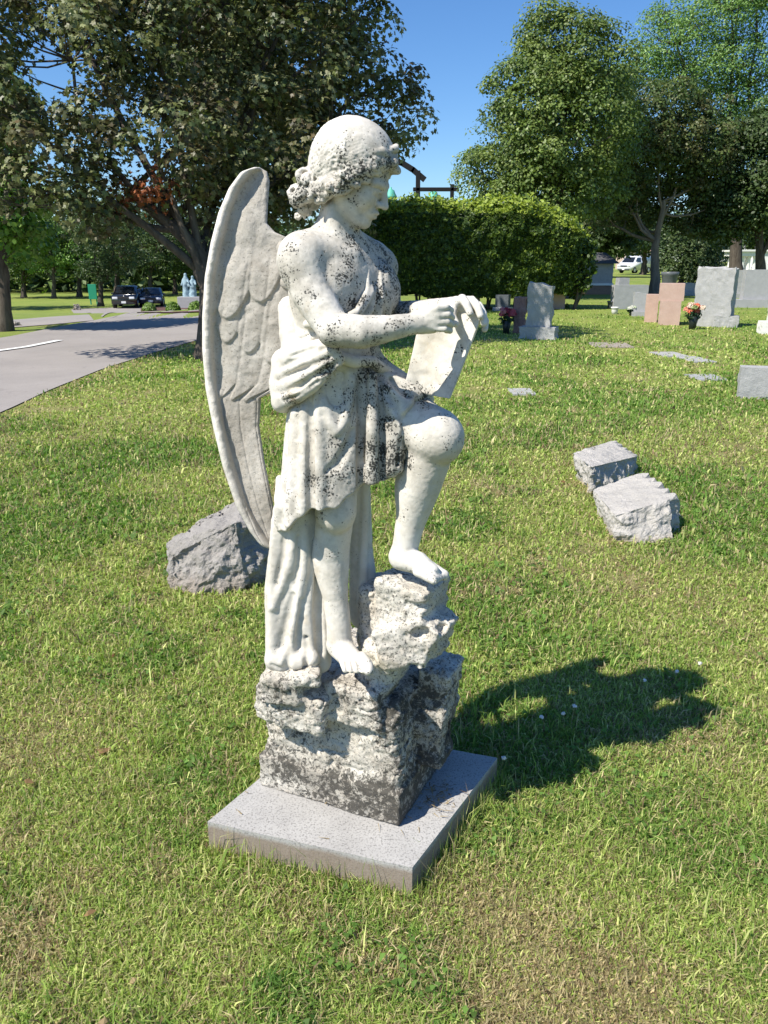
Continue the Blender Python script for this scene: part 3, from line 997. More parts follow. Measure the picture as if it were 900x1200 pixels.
    # long ridges
    for pts, k in (([(346, 486, 0, .008), (344, 540, .002, .012), (342, 612, .003, .016)], .018),
                   ([(356, 480, 0, .006), (356, 540, .003, .010), (355, 600, .004, .013)], .012),
                   ([(331, 484, 0, .006), (328, 545, .002, .010), (327, 610, .003, .013)], .014),
                   ([(374, 480, 0, .006), (374, 540, .002, .011), (374, 596, .003, .013)], .014)):
        S.surf(pts, k)
    # deep valleys
    for pts, k in (([(363, 462, .001, .006), (364, 520, .001, .010), (365, 604, .001, .013)], .005),
                   ([(422, 444, .001, .006), (423, 500, .002, .010), (423, 580, .002, .012)], .004),
                   ([(446, 446, .001, .005), (447, 495, .002, .009), (448, 560, .002, .010)], .004),
                   ([(336, 488, 0, .003), (336, 545, 0, .006), (335, 612, 0, .008)], .005),
                   ([(474, 490, 0, .003), (470, 515, 0, .005), (466, 545, 0, .006)], .004),
                   ([(458, 444, 0, .003), (472, 458, 0, .005), (490, 478, 0, .004)], .012),
                   ([(454, 458, 0, .003), (464, 478, 0, .006), (476, 504, 0, .004)], .012)):
        S.surf(pts, k, 'sub')
    def hem(p):
        return (p - hemp) @ hn - 0.010 * np.sin(p[:, 0] * 48 + 1.0) - 0.003 * np.sin(p[:, 0] * 150)
    S.cut(custom(hem, hemp, 5), 0.003)
    def disp(p): return 0.0007 * vnoise(p * 40, 3) + 0.0007 * vnoise(p * 170, 6)
    return S.mesh((-0.36, 1.68, 0.82), (0.22, 2.24, 1.68), 0.0032, disp)
v, f = build_tunic()
put('tunic', v, f, M['marble'], 0.21)

# ---- cloak: bundle rolled round the hip, long fall behind the legs
def build_cloak():
    S = Sculpt()
    S.chain([(333, 424, 1.93, .019), (352, 414, 1.88, .021), (380, 404, 1.845, .017), (392, 412, 1.83, .014)], 0.008)
    S.chain([(332, 438, 1.92, .021), (358, 426, 1.86, .022), (386, 412, 1.83, .017), (397, 420, 1.825, .012)], 0.008)
    S.chain([(332, 453, 1.915, .021), (356, 444, 1.855, .024), (384, 426, 1.83, .019), (396, 424, 1.825, .012)], 0.008)
    S.chain([(331, 467, 1.91, .019), (350, 460, 1.86, .019), (372, 445, 1.84, .018), (390, 430, 1.83, .010)], 0.008)
    S.chain([(330, 474, 1.91, .015), (350, 465, 1.865, .014), (368, 453, 1.845, .012)], 0.006)
    S.chain([(340, 362, 1.955, .030), (345, 392, 1.93, .036), (350, 415, 1.91, .030)], 0.04)
    S.chain([(332, 424, 1.95, .03), (332, 470, 1.94, .03)], 0.02)
    S.chain([(332, 450, 1.95, .03), (345, 440, 2.05, .04)], 0.02)
    # diagonal creases of the rolled cloth
    for pts in ([(326, 432, .0, .004), (350, 420, 0, .008), (386, 406, 0, .004)],
                [(326, 446, .0, .004), (352, 434, 0, .009), (388, 418, 0, .004)],
                [(328, 461, .0, .004), (352, 452, 0, .009), (386, 428, 0, .005)],
                [(340, 418, .0, .003), (356, 412, 0, .004), (370, 408, 0, .003)],
                [(332, 470, .0, .003), (350, 463, 0, .004), (374, 446, 0, .004)],
                [(336, 440, .0, .002), (350, 434, 0, .003), (362, 430, 0, .002)],
                [(372, 440, .0, .004), (384, 434, 0, .009), (396, 424, 0, .006)]):
        S.surf(pts, 0.005, 'sub')
    # front of the girdle below the forearm
    S.chain([(395, 418, 1.850, .014), (415, 424, 1.86, .014), (436, 424, 1.89, .014), (455, 436, 1.95, .014)], 0.01)
    # long fall behind the legs: a sheet whose face is carved in long unequal folds
    S.chain([(350, 600, 1.965, .060), (350, 680, 1.965, .064), (348, 772, 1.945, .068)], 0.02)
    S.chain([(334, 600, 1.945, .030), (325, 690, 1.94, .034), (327, 778, 1.915, .036)], 0.02)
    S.chain([(376, 610, 1.955, .026), (378, 690, 1.955, .030), (374, 775, 1.93, .034)], 0.02)
    for pts, k in (([(322, 610, 0, .008), (319, 680, .001, .010), (318, 772, .002, .012)], .014),
                   ([(344, 604, 0, .008), (343, 650, .003, .011), (330, 688, .004, .010), (319, 712, .001, .007)], .014),
                   ([(357, 620, 0, .007), (357, 665, .003, .011), (346, 720, .004, .011), (336, 772, .002, .012)], .014),
                   ([(367, 660, 0, .006), (361, 720, .002, .009), (366, 772, .002, .011)], .012)):
        S.surf(pts, k)
    for pts, k in (([(343, 698, 0, .006), (337, 726, 0, .010), (329, 758, 0, .007)], .012),
                   ([(354, 704, 0, .004), (351, 735, 0, .008), (350, 768, 0, .008)], .010),
                   ([(350, 630, 0, .003), (350, 660, 0, .005), (345, 685, 0, .004)], .010),
                   ([(334, 620, 0, .004), (331, 655, 0, .006), (325, 684, 0, .005)], .010),
                   ([(373, 650, 0, .005), (372, 710, 0, .008), (375, 765, 0, .009)], .012)):
        S.surf(pts, k, 'sub')
    # puddled cloth on the rock
    S.chain([(322, 774, 1.89, .021), (340, 777, 1.884, .022), (364, 774, 1.88, .020)], 0.025)
    for (ua, ub, r_) in ((337, 335, .010), (359, 358, .009)):
        S.surf([(ua, 745, 0, .004), (ua, 770, .001, r_ * .8), (ub, 792, .002, r_)], 0.010, 'sub')
    S.surf([(318, 779, 0, .003), (334, 785, 0, .004), (352, 785, 0, .004), (366, 780, 0, .003)], 0.008, 'sub')
    # trunk-like support between the legs
    S.chain([(420, 555, 2.02, .030), (423, 640, 2.03, .032), (428, 720, 2.02, .045)], 0.02)
    S.chain([(429, 560, 1.995, .012), (426, 640, 2.0, .012), (424, 710, 1.98, .014)], 0.006)
    def disp(p): return 0.0008 * vnoise(p * 40, 13) + 0.0007 * vnoise(p * 160, 16)
    return S.mesh((-0.36, 1.70, 0.42), (0.12, 2.16, 1.66), 0.0032, disp)
v, f = build_cloak()
put('cloak', v, f, M['marble'], 0.14)

# ---- wing
def build_wing():
    out = [(297, 196), (282, 203), (268, 222), (256, 250), (247, 285), (240, 325), (237, 370), (237, 410), (241, 455), (250, 500), (261, 545), (276, 590), (292, 620), (304, 636), (314, 642)]
    inn = [(304, 196), (313, 201), (316, 212), (314, 240), (313, 262), (322, 272), (336, 278), (342, 300), (345, 340), (346, 380), (346, 420), (340, 448), (325, 457), (306, 466), (304, 500), (310, 540), (318, 580), (324, 610), (327, 636), (322, 642)]
    out, inn = np.array(out, float), np.array(inn, float)
    nr, nc = 340, 90
    def along(pl, n):
        # by row: monotone in v except tiny top; use arc parameter tied to v
        t = (pl[:, 1] - pl[0, 1]); t = np.maximum.accumulate(t + np.arange(len(pl)) * 1e-3); t /= t[-1]
        s = np.linspace(0, 1, n)
        return np.stack([np.interp(s, t, pl[:, 0]), np.interp(s, t, pl[:, 1])], 1)
    O, I = along(out, nr), along(inn, nr)
    r = np.linspace(0, 1, nr)
    k = np.linspace(0, 1, nc)
    U = O[:, :1] * (1 - k) + I[:, :1] * k
    V = O[:, 1:] * (1 - k) + I[:, 1:] * k
    Rr = r[:, None] * np.ones_like(k)
    K = np.ones_like(r)[:, None] * k
    w = (U - O[:, :1])                                     # px from leading edge
    # depth: plane slightly turned, tips curling
    Yb = 2.10 - 0.0002 * (U - 240) - 0.05 * sstep((Rr - .45) / .55) + 0.03 * sstep((.2 - Rr) / .2)
    wd = (I[:, :1] - O[:, :1])
    # relief (metres towards the camera)
    edge = np.clip(1 - w / 13.0, -1, 1)
    rel = 0.030 * np.sqrt(np.clip(1 - (w / 12.0 - .5) ** 2 / .5, 0, 1))
    def tier(v1, n, slope, phase, depth, fan, v0=190):
        """a row of feathers whose rounded ends lie near v1"""
        a = (K * n + phase + fan * (V - v0) / 200.0)
        fr = a - np.floor(a)
        end = v1 + 20 * (1 - (2 * fr - 1) ** 2) + slope * (U - 290)
        on = sstep((end - V) / 4.0)
        prof = (1 - (2 * fr - 1) ** 6)
        return on * (depth * 0.9 + depth * 0.7 * prof)
    mid_ = sstep((V - 285) / 40)
    rel = np.maximum(rel, 0.003 + mid_ * (tier(345, 3.0, -.5, .1, .0045, .5) + tier(395, 4.0, .45, .45, .0040, 1.0)) + sstep((V - 330) / 50) * tier(452, 4.0, .1, .2, .0036, 1.0))
    low = sstep((V - 440) / 30)
    fr = (K * 3.0 + .2) % 1.0
    rel = rel + low * 0.0032 * (1 - (2 * fr - 1) ** 8)
    # hollow behind the leading edge, soft weathered lumps
    rel = rel - 0.006 * np.exp(-((w - 22) / 9.0) ** 2) * (1 - low)
    nz = fbm(np.stack([U.ravel() * .035, V.ravel() * .016, np.zeros(U.size)], 1), 3, 31).reshape(U.shape)
    rel = rel + 0.0045 * nz + 0.006 * np.exp(-((U - 285) ** 2 / 420 + (V - 330) ** 2 / 900)) + 0.005 * np.exp(-((U - 275) ** 2 / 300 + (V - 420) ** 2 / 1300))
    nz2 = fbm(np.stack([U.ravel() * .15, V.ravel() * .15, np.zeros(U.size)], 1), 4, 37).reshape(U.shape)
    rel = rel + 0.0012 * nz2
    rim = np.clip(np.minimum(K, 1 - K) * wd / 5.0, 0, 1) * np.clip(np.minimum(Rr, 1 - Rr) * nr / 8.0, 0, 1)
    rimp = np.sqrt(np.clip(1 - (1 - rim) ** 2, 0, 1))
    pts = []
    for side in (0, 1):
        if side == 0: Yd = Yb - (rel + .010) * rimp
        else: Yd = Yb + (.010 + .35 * rel) * rimp
        q = np.array([[P(U[i, j], V[i, j], Yd[i, j]) for j in range(nc)] for i in range(nr)])
        pts.append(q.reshape(-1, 3))
    # vertices of the back sheet keep the front's x,z but true depth: recompute on the front's ray-free frame
    base = np.array([[P(U[i, j], V[i, j], Yb[i, j]) for j in range(nc)] for i in range(nr)]).reshape(-1, 3)
    nrm = np.array((-0.10, 0.99, -0.05))
    fr_ = base - nrm * ((rel + .010) * rimp).reshape(-1, 1)
    bk_ = base + nrm * ((.010 + .35 * rel) * rimp).reshape(-1, 1)
    v = np.concatenate([fr_, bk_])
    i = np.arange(nr - 1)[:, None] * nc + np.arange(nc - 1)[None]
    q = np.stack([i, i + nc, i + nc + 1, i + 1], -1).reshape(-1, 4)
    N = nr * nc
    f = [q, q[:, ::-1] + N]
    ring = np.concatenate([np.arange(nc), np.arange(1, nr) * nc + nc - 1, (nr - 1) * nc + np.arange(nc - 2, -1, -1), np.arange(nr - 2, 0, -1) * nc])
    rn = np.roll(ring, -1)
    f.append(np.stack([ring, rn, rn + N, ring + N], 1))
    cl = np.clip(1.15 - w / 15.0, 0, 1) * (1 - .4 * sstep((Rr - .7) / .2))  # leading edge lightened in colour, standing in for sun on it
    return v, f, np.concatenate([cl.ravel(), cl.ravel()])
v, f, wing_light = build_wing()
def lich_wing(v):
    return np.clip(0.20 + 0.16 * fbm(v * 9, 3, 44), 0, 1)
t = NT('wing_marble', 0.8)
co = t.coord()
big = t.noise(co, 7, 6, 0.65)
c = t.mix(t.remap(big, 0.35, 0.68), (0.47, 0.445, 0.40), (0.31, 0.285, 0.245))
gr = t.remap(t.noise(co, 15, 8, 0.75, 0.4), 0.5, 0.68)
c = t.mix(t.math('MULTIPLY', gr, 0.5), c, (0.22, 0.19, 0.15))
ms = t.remap(t.noise(co, 170, 4, 0.7), 0.57, 0.64)
c = t.mix(t.math('MULTIPLY', ms, 0.6), c, (0.12, 0.11, 0.09))
c = t.mix(t.math('MULTIPLY', t.attr('edge_light'), t.remap(t.noise(co, 20, 5, .7), .3, .55, .45, .95)), c, (0.74, 0.70, 0.63))  # sunlit look of the leading edge mixed into the colour
t.col(c); t.bump(t.math('ADD', t.noise(co, 60, 6, 0.7), t.math('MULTIPLY', t.noise(co, 300, 3), 0.4)), 0.5, 0.005)
M['wing'] = t.m
mesh_np('wing', v, f, M['wing'], angel, flt={'edge_light': wing_light})
def build_root():
    S = Sculpt()
    S.chain([(334, 292, 2.075, .022), (352, 296, 2.05, .030)], 0.02)
    S.chain([(336, 330, 2.08, .022), (356, 330, 2.04, .035)], 0.03)
    S.chain([(338, 380, 2.08, .020), (358, 380, 2.03, .035)], 0.03)
    S.chain([(338, 430, 2.08, .016), (352, 430, 2.04, .03)], 0.03)
    return S.mesh((-.32, 1.94, 1.24), (-.12, 2.18, 1.72), 0.004, lambda p: 0.002 * vnoise(p * 50, 3))
v, f = build_root()
mesh_np('wing_root', v, f, M['wing'], angel)

# ---- scroll, and the pen in the right hand
def build_scroll():
    top = np.array([(489, 386, 1.93), (505, 372, 1.905), (524, 364, 1.885), (545, 364, 1.872), (564, 370, 1.862)])
    bot = np.array([(474, 452, 1.905), (485, 459, 1.89), (497, 463, 1.875), (511, 466, 1.858), (526, 467, 1.84)])
    n = 60
    kk = np.linspace(0, 1, n)
    def smooth(pl):
        t = np.linspace(0, 1, len(pl))
        c = [np.polyfit(t, pl[:, j], 3) for j in range(3)]
        return np.stack([np.polyval(q, kk) for q in c], 1)
    Tp, Bt = smooth(top), smooth(bot)
    v3 = []
    for a in kk:
        for j in range(n):
            q = Tp[j] * (1 - a) + Bt[j] * a
            p = P(*q)
            # shallow trough and a slight curl outwards at the foot
            p = p + np.array((.2, 1, 0)) * (0.020 * math.sin(math.pi * kk[j]) + 0.006 * math.sin(a * 3.1) )
            v3.append(p)
    fr = np.array(v3)
    fr = fr + np.array((-.3, -.9, .1)) * (0.0015 * vnoise(fr * 60, 5))[:, None]
    nrm = np.array((0.25, 0.93, -0.15)); nrm /= np.linalg.norm(nrm)
    v = np.concatenate([fr, fr + nrm * 0.022])
    i = np.arange(n - 1)[:, None] * n + np.arange(n - 1)[None]
    q = np.stack([i, i + n, i + n + 1, i + 1], -1).reshape(-1, 4)
    N = n * n
    ring = np.concatenate([np.arange(n), np.arange(1, n) * n + n - 1, (n - 1) * n + np.arange(n - 2, -1, -1), np.arange(n - 2, 0, -1) * n])
    rn = np.roll(ring, -1)
    return v, [q, q[:, ::-1] + N, np.stack([ring, rn, rn + N, ring + N], 1)]
v, f = build_scroll()
o = put('scroll', v, f, M['marble'], 0.16)
for poly in o.data.polygons: pass

# ---- rocks under the figure, on a squared plinth cut from the same block
CA, CB, CC = PZ(295, 917, .095), PZ(457, 968, .095), PZ(537, 882, .095)
CD = CA + CC - CB
def build_rocks():
    cen = (CA + CC) / 2
    ex = (CB - CA); hx = np.linalg.norm(ex) / 2; ex /= np.linalg.norm(ex)
    ez = np.array((0, 0, 1.0)); ey = np.cross(ez, ex); hy = abs((CC - CB) @ ey) / 2
    Rm = np.stack([ex, ey, ez], 1)
    S = Sculpt()
    S.add(box_prim((cen[0], cen[1], .150), (hx, hy, .055), Rm, .008), 0.004)
    S.add(box_prim((cen[0], cen[1], .29), (hx * .965, hy * .965, .195), Rm, .03), 0.008)
    def blk(u, vv, Y, h, yaw, tilt, rad=.02, k=.012):
        Rz = np.array(Matrix.Rotation(math.radians(yaw), 3, 'Z') @ Matrix.Rotation(math.radians(tilt), 3, 'Y'))
        S.add(box_prim(P(u, vv, Y), h, Rz, rad), k)
    blk(355, 812, 1.975, (.11, .11, .060), -20, 3)
    blk(338, 796, 1.93, (.065, .08, .045), -18, -4)
    blk(330, 793, 1.885, (.045, .045, .020), -25, 8, .012, .016)
    blk(358, 792, 1.865, (.040, .040, .020), 5, -6, .012, .016)
    blk(430, 812, 1.935, (.085, .10, .065), -25, -3)
    # the boulder under the raised foot
    blk(482, 710, 1.93, (.078, .082, .088), -30, 5, .012)
    blk(470, 745, 1.90, (.062, .070, .060), -8, -20, .012)
    blk(500, 738, 1.90, (.058, .072, .066), -34, 24, .010)
    blk(448, 725, 1.99, (.060, .07, .12), -20, 0, .03, .03)
    blk(452, 770, 1.93, (.065, .07, .06), -30, 12, .03, .03)
    # outcrop at the right side
    blk(512, 812, 1.98, (.052, .075, .105), -22, 6, .012)
    blk(500, 850, 2.0, (.07, .06, .10), -25, 0, .012)
    # cracks and hollows
    for c, r in (((375, 886, 1.72), (.024, .02, .012)), ((432, 888, 1.69), (.02, .02, .010)), ((336, 868, 1.76), (.010, .02, .012)),
                 ((398, 905, 1.70), (.010, .012, .008)), ((520, 735, 1.84), (.014, .02, .018)), ((492, 742, 1.83), (.02, .02, .012))):
        S.sub(ell_prim(P(*c), r, Rm), 0.008)
    S.chain([(380, 852, 1.735, .005), (410, 848, 1.725, .007), (440, 846, 1.715, .006), (475, 832, 1.73, .006)], 0.012, 'sub')
    S.chain([(376, 795, 1.80, .006), (377, 830, 1.765, .007), (383, 865, 1.74, .008), (380, 884, 1.73, .008)], 0.012, 'sub')
    S.chain([(303, 800, 1.90, .006), (312, 835, 1.86, .006), (330, 850, 1.80, .005)], 0.010, 'sub')
    S.chain([(410, 912, 1.70, .004), (450, 903, 1.68, .005)], 0.008, 'sub')
    S.chain([(478, 708, 1.85, .004), (505, 712, 1.83, .006), (525, 700, 1.85, .005)], 0.010, 'sub')
    S.chain([(486, 790, 1.86, .010), (505, 778, 1.86, .012), (528, 745, 1.90, .010)], 0.012, 'sub')
    zlow = .215
    def disp(p):
        amp = 0.25 + 0.75 * sstep((p[:, 2] - zlow + .02 * vnoise(p * 20, 3)) / .03)
        a = vnoise(p * 11, 51); b = vnoise(p * 24, 52); c = vnoise(p * 55, 53); d = vnoise(p * 120, 54)
        q = a * 2.4 + b * .9
        chip = (np.floor(q) + sstep((q - np.floor(q) - .3) / .4)) / 2.4 # broken facets
        e = vnoise(p * 34 + 9, 57)
        up_ = sstep((p[:, 2] - .50) / .06)
        return amp * ((0.010 - .002 * up_) * chip + 0.005 * (np.abs(b) - .35) * (1 - .6 * up_) - 0.006 * (1 - up_) * sstep((.12 - np.abs(e)) / .08) * (b > -.1) + 0.0035 * c) + 0.0026 * d * (.5 + .5 * amp) - .003 * amp
    return S.mesh((CA[0] - .06, 1.62, .085), (.30, 2.34, .93), 0.0034, disp)
v, f = build_rocks()
lv = 0.36 + 0.42 * fbm(v * 6, 3, 71)
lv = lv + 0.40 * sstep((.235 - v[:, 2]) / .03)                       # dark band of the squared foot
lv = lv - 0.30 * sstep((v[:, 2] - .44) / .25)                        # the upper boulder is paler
lv = lv - 0.30 * sstep((-.26 - v[:, 0]) / .10)
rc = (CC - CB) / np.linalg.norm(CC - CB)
lv = lv + 0.45 * sstep(((v - CB) @ np.cross(rc, (0, 0, 1)) + .06) / .05) * sstep((.52 - v[:, 2]) / .05)  # shade of the right face, turned from the sun, deepened through the lichen mask
mesh_np('rock_base', v, f, M['rock'], angel, flt={'lichen': np.clip(lv, 0, 1.1)})

# ---- granite slab it stands on
def build_slab():
    z1 = .095
    a, b, c = PZ(243, 963, z1), PZ(483, 1017, z1), PZ(583, 888, z1)
    d = a + c - b
    root = empty('stone_slab', ((a[0] + c[0]) / 2, (a[1] + c[1]) / 2, 0), 'flat grey granite slab lying in the grass under the angel statue', 'slab')
    bm = bmesh.new()
    vs = [bm.verts.new((*q[:2], z)) for z in (-.03, z1) for q in (a, b, c, d)]
    bm.faces.new(vs[:4][::-1]); bm.faces.new(vs[4:])
    for i in range(4): bm.faces.new((vs[i], vs[(i + 1) % 4], vs[4 + (i + 1) % 4], vs[4 + i]))
    bmesh.ops.subdivide_edges(bm, edges=[e for e in bm.edges if e.calc_length() > .2], cuts=50, use_grid_fill=True)
    L = Vector(root.location)
    for v_ in bm.verts:
        n_ = vnoise(np.array([v_.co[:]]) * 18, 3)[0]
        v_.co += Vector((0.0006 * n_, 0.0006 * n_, 0.0005 * n_)) - L
    bm_obj('slab_block', bm, M['slab'], root)
    return a, b, c, d
SLAB = build_slab()
# ------------------------------------------------------------------ lawn blades close by, clover leaves, dead thatch
def in_slab(x, y, m=0.0):
    pts = [np.array(q[:2]) for q in SLAB]
    c = sum(pts) / 4
    ok = np.ones(len(x), bool)
    for i in range(4):
        a, b = pts[i], pts[(i + 1) % 4]
        n = np.array((b[1] - a[1], a[0] - b[0])); n = n / np.linalg.norm(n)
        if n @ (c - a) > 0: n = -n
        ok &= ((x - a[0]) * n[0] + (y - a[1]) * n[1]) < m
    return ok

def road_side(x, y, m=0.0):
    """True on the asphalt"""
    pn = np.array(ROAD_N); pf = np.array(ROAD_F)
    xn = np.interp(y, pn[:, 1], pn[:, 0]); xf = np.interp(y, pf[:, 1], pf[:, 0])
    return (x < xn + m) & (x > xf - m)

def scatter(n, y0, y1, power):
    u = RNG.random(n)
    if abs(power - 1) < 1e-6: y = y0 * (y1 / y0) ** u
    else:
        k = 1 - power
        y = (y0 ** k + u * (y1 ** k - y0 ** k)) ** (1 / k)
    half = 0.62 * y + 1.0
    x = RNG.uniform(-1, 1, n) * half
    return x, y

def blades(x, y, hgt, wid, lean, cols, bendk=0.5, stiff=None):
    n = len(x)
    z = terr(x, y) + 0.012 * n2(x, y, 0.8, 5, 2) * sstep((6 - np.hypot(x, y - 2)) / 4) - 0.004
    az = RNG.uniform(0, 2 * np.pi, n)
    fx, fy = np.cos(az), np.sin(az)
    az2 = az + np.pi / 2 + RNG.normal(0, .5, n)
    sx, sy = np.cos(az2), np.sin(az2)
    base = np.stack([x, y, z], 1)
    fd = np.stack([fx, fy, np.zeros(n)], 1); sd = np.stack([sx, sy, RNG.normal(0, .15, n)], 1)
    up = np.array((0, 0, 1.0))
    l1 = lean * 0.45
    m = base + (fd * np.sin(l1)[:, None] + up * np.cos(l1)[:, None]) * (hgt * .55)[:, None]
    l2 = lean * (1 + bendk)
    tp = m + (fd * np.sin(l2)[:, None] + up * np.cos(l2)[:, None]) * (hgt * .5)[:, None]
    tp[:, 2] = np.maximum(tp[:, 2], z + .004)
    w = (wid / 2)[:, None]
    v = np.stack([base - sd * w, base + sd * w, m - sd * w * .85, m + sd * w * .85, tp], 1).reshape(-1, 3)
    i = np.arange(n) * 5
    q = np.stack([i, i + 1, i + 3, i + 2], 1)
    t = np.stack([i + 2, i + 3, i + 4], 1)
    c = np.repeat(cols, 5, 0)
    return v, q, t, c

def grass_cols(x, y, n):
    lush, dry = lawn_colour(x, y)
    r = RNG.random(n); r2 = RNG.random(n)
    G1 = np.array((0.13, 0.25, 0.042)); G2 = np.array((0.32, 0.42, 0.095)); G3 = np.array((0.56, 0.59, 0.22)); ST = np.array((0.60, 0.51, 0.28)); BR = np.array((0.28, 0.20, 0.11))
    patch = n2(x, y, 6.0, 41, 2) * .35
    k = np.clip(lush * .85 + patch + RNG.normal(0, .22, n), 0, 1)[:, None]
    c = G2 * (1 - k) + G1 * k
    pal = r < 0.12 + 0.2 * (1 - lush)
    c[pal] = G3 * (0.8 + .4 * r2[pal])[:, None]
    st = RNG.random(n) < 0.08 + 0.60 * dry
    c[st] = ST * (0.55 + .6 * r2[st])[:, None]
    br = RNG.random(n) < 0.05 + .08 * dry
    c[br] = BR * (0.6 + .6 * r2[br])[:, None]
    return c * RNG.uniform(.8, 1.2, n)[:, None]

def build_grass():
    N = 1080000
    x, y = scatter(N, 0.72, 34.0, 1.62)
    keep = ~in_slab(x, y, -0.004) & ~road_side(x, y, .03 + .05 * n2(x, y, 2.5, 8)) & ~((x < -8) & (y > 17))
    lush, dry = lawn_colour(x, y)
    keep &= (RNG.random(N) > 0.45 * sstep((dry - .5) / .4)) & (RNG.random(N) > sstep((y - 14) / 20) * .9)
    x, y, lush, dry = x[keep], y[keep], lush[keep], dry[keep]
    n = len(x)
    d = np.maximum(y, 1.0)
    h = RNG.gamma(6, 1 / 6., n) * (0.023 + 0.011 * lush - 0.008 * dry) * (1 + .05 * np.clip(d - 2, 0, 12))
    tall = RNG.random(n) < .02
    h[tall] *= 1.8
    w = RNG.uniform(.0020, .0050, n) * np.clip(d / 2.0, 1, 7)
    broad = RNG.random(n) < .08
    w[broad] *= 1.7
    lean = np.abs(RNG.normal(0.85, .38, n)).clip(.05, 1.5)
    v, q, t, c = blades(x, y, h, w, lean, grass_cols(x, y, n))
    o = mesh_np('grass', v, [q, t], M['grass'], smooth=False, cols=c)
    props(o, 'short dry mown grass blades of the cemetery lawn', 'grass', kind='stuff')
    # thatch: straw lying flat
    n = 70000
    x, y = scatter(n, 0.72, 8.0, 1.6)
    k = ~in_slab(x, y, -0.004) & ~road_side(x, y, .03)
    x, y = x[k], y[k]; n = len(x)
    lush, dry = lawn_colour(x, y)
    r = RNG.random(n)
    c = np.where(r[:, None] < .6, np.array((0.42, 0.36, 0.20)), np.array((0.22, 0.16, 0.09))) * RNG.uniform(.6, 1.15, n)[:, None]
    v, q, t, c = blades(x, y, RNG.uniform(.02, .07, n) * np.clip(y / 3, 1, 3), RNG.uniform(.0011, .0022, n) * np.clip(y / 1.7, 1, 5), RNG.uniform(1.25, 1.6, n), c, 0.05)
    o = mesh_np('dead_grass', v, [q, t], M['grass'], smooth=False, cols=c)
    props(o, 'straw coloured dead grass lying flat among the lawn blades', 'dead grass', kind='stuff')
    # clover and plantain: small round leaves on short stalks
    n = 26000
    x, y = scatter(n, 0.75, 7.0, 1.6)
    lush, dry = lawn_colour(x, y)
    k = ~in_slab(x, y, 0.004) & ~road_side(x, y, .05) & (lush + n2(x, y, 2.2, 77, 3) * .7 > .55)
    x, y = x[k], y[k]; n = len(x)
    z = terr(x, y) + 0.012 * n2(x, y, 0.8, 5, 2) * sstep((6 - np.hypot(x, y - 2)) / 4) + RNG.uniform(.006, .034, n)
    az = RNG.uniform(0, 6.28, n); s = RNG.uniform(.004, .0085, n) * np.clip(y / 2, 1, 3)
    tilt = RNG.normal(0, .45, (n, 2))
    K = 6
    a = np.linspace(0, 2 * np.pi, K, endpoint=False)
    rr = 1 + .25 * np.cos(3 * a)
    cx = np.cos(a[None] + az[:, None]) * rr * s[:, None]; cy = np.sin(a[None] + az[:, None]) * rr * s[:, None]
    cz = cx * tilt[:, :1] + cy * tilt[:, 1:] 
    v = np.stack([x[:, None] + cx, y[:, None] + cy, z[:, None] + cz], -1).reshape(-1, 3)
    f = (np.arange(n) * K)[:, None] + np.arange(K)[None]
    c = np.array((0.11, 0.20, 0.04)) * RNG.uniform(.7, 1.5, n)[:, None]
    o = mesh_np('clover', v, f, M['grass'], smooth=False, cols=np.repeat(c, K, 0))
    props(o, 'small round clover leaves scattered through the lawn', 'clover', kind='stuff')
    # longer uncut grass round the slab and the stones
    X, Y = [], []
    def edge(a, b, n, sp, off=0.0):
        a = np.array(a[:2]); b = np.array(b[:2])
        d = (b - a) / np.linalg.norm(b - a); nr = np.array((d[1], -d[0]))
        t = RNG.random(n)
        o_ = np.abs(RNG.normal(0, sp, n)) + off + .004
        p = a + (b - a) * t[:, None] + nr * o_[:, None]
        X.append(p[:, 0]); Y.append(p[:, 1])
    A, B, C, D = SLAB
    edge(A, B, 420, .02); edge(B, C, 900, .022); edge(C, D, 300, .02); edge(D, A, 300, .02)
    x = np.concatenate(X); y = np.concatenate(Y); n = len(x)
    v, q, t, c = blades(x, y, RNG.gamma(5, 1 / 5., n) * .055, RNG.uniform(.0014, .0028, n), np.abs(RNG.normal(.3, .35, n)).clip(0, 1.2), grass_cols(x, y, n), .8)
    o = mesh_np('uncut_grass', v, [q, t], M['grass'], smooth=False, cols=c)
    props(o, 'longer uncut grass growing up against the slab edges', 'long grass', kind='stuff')
build_grass()
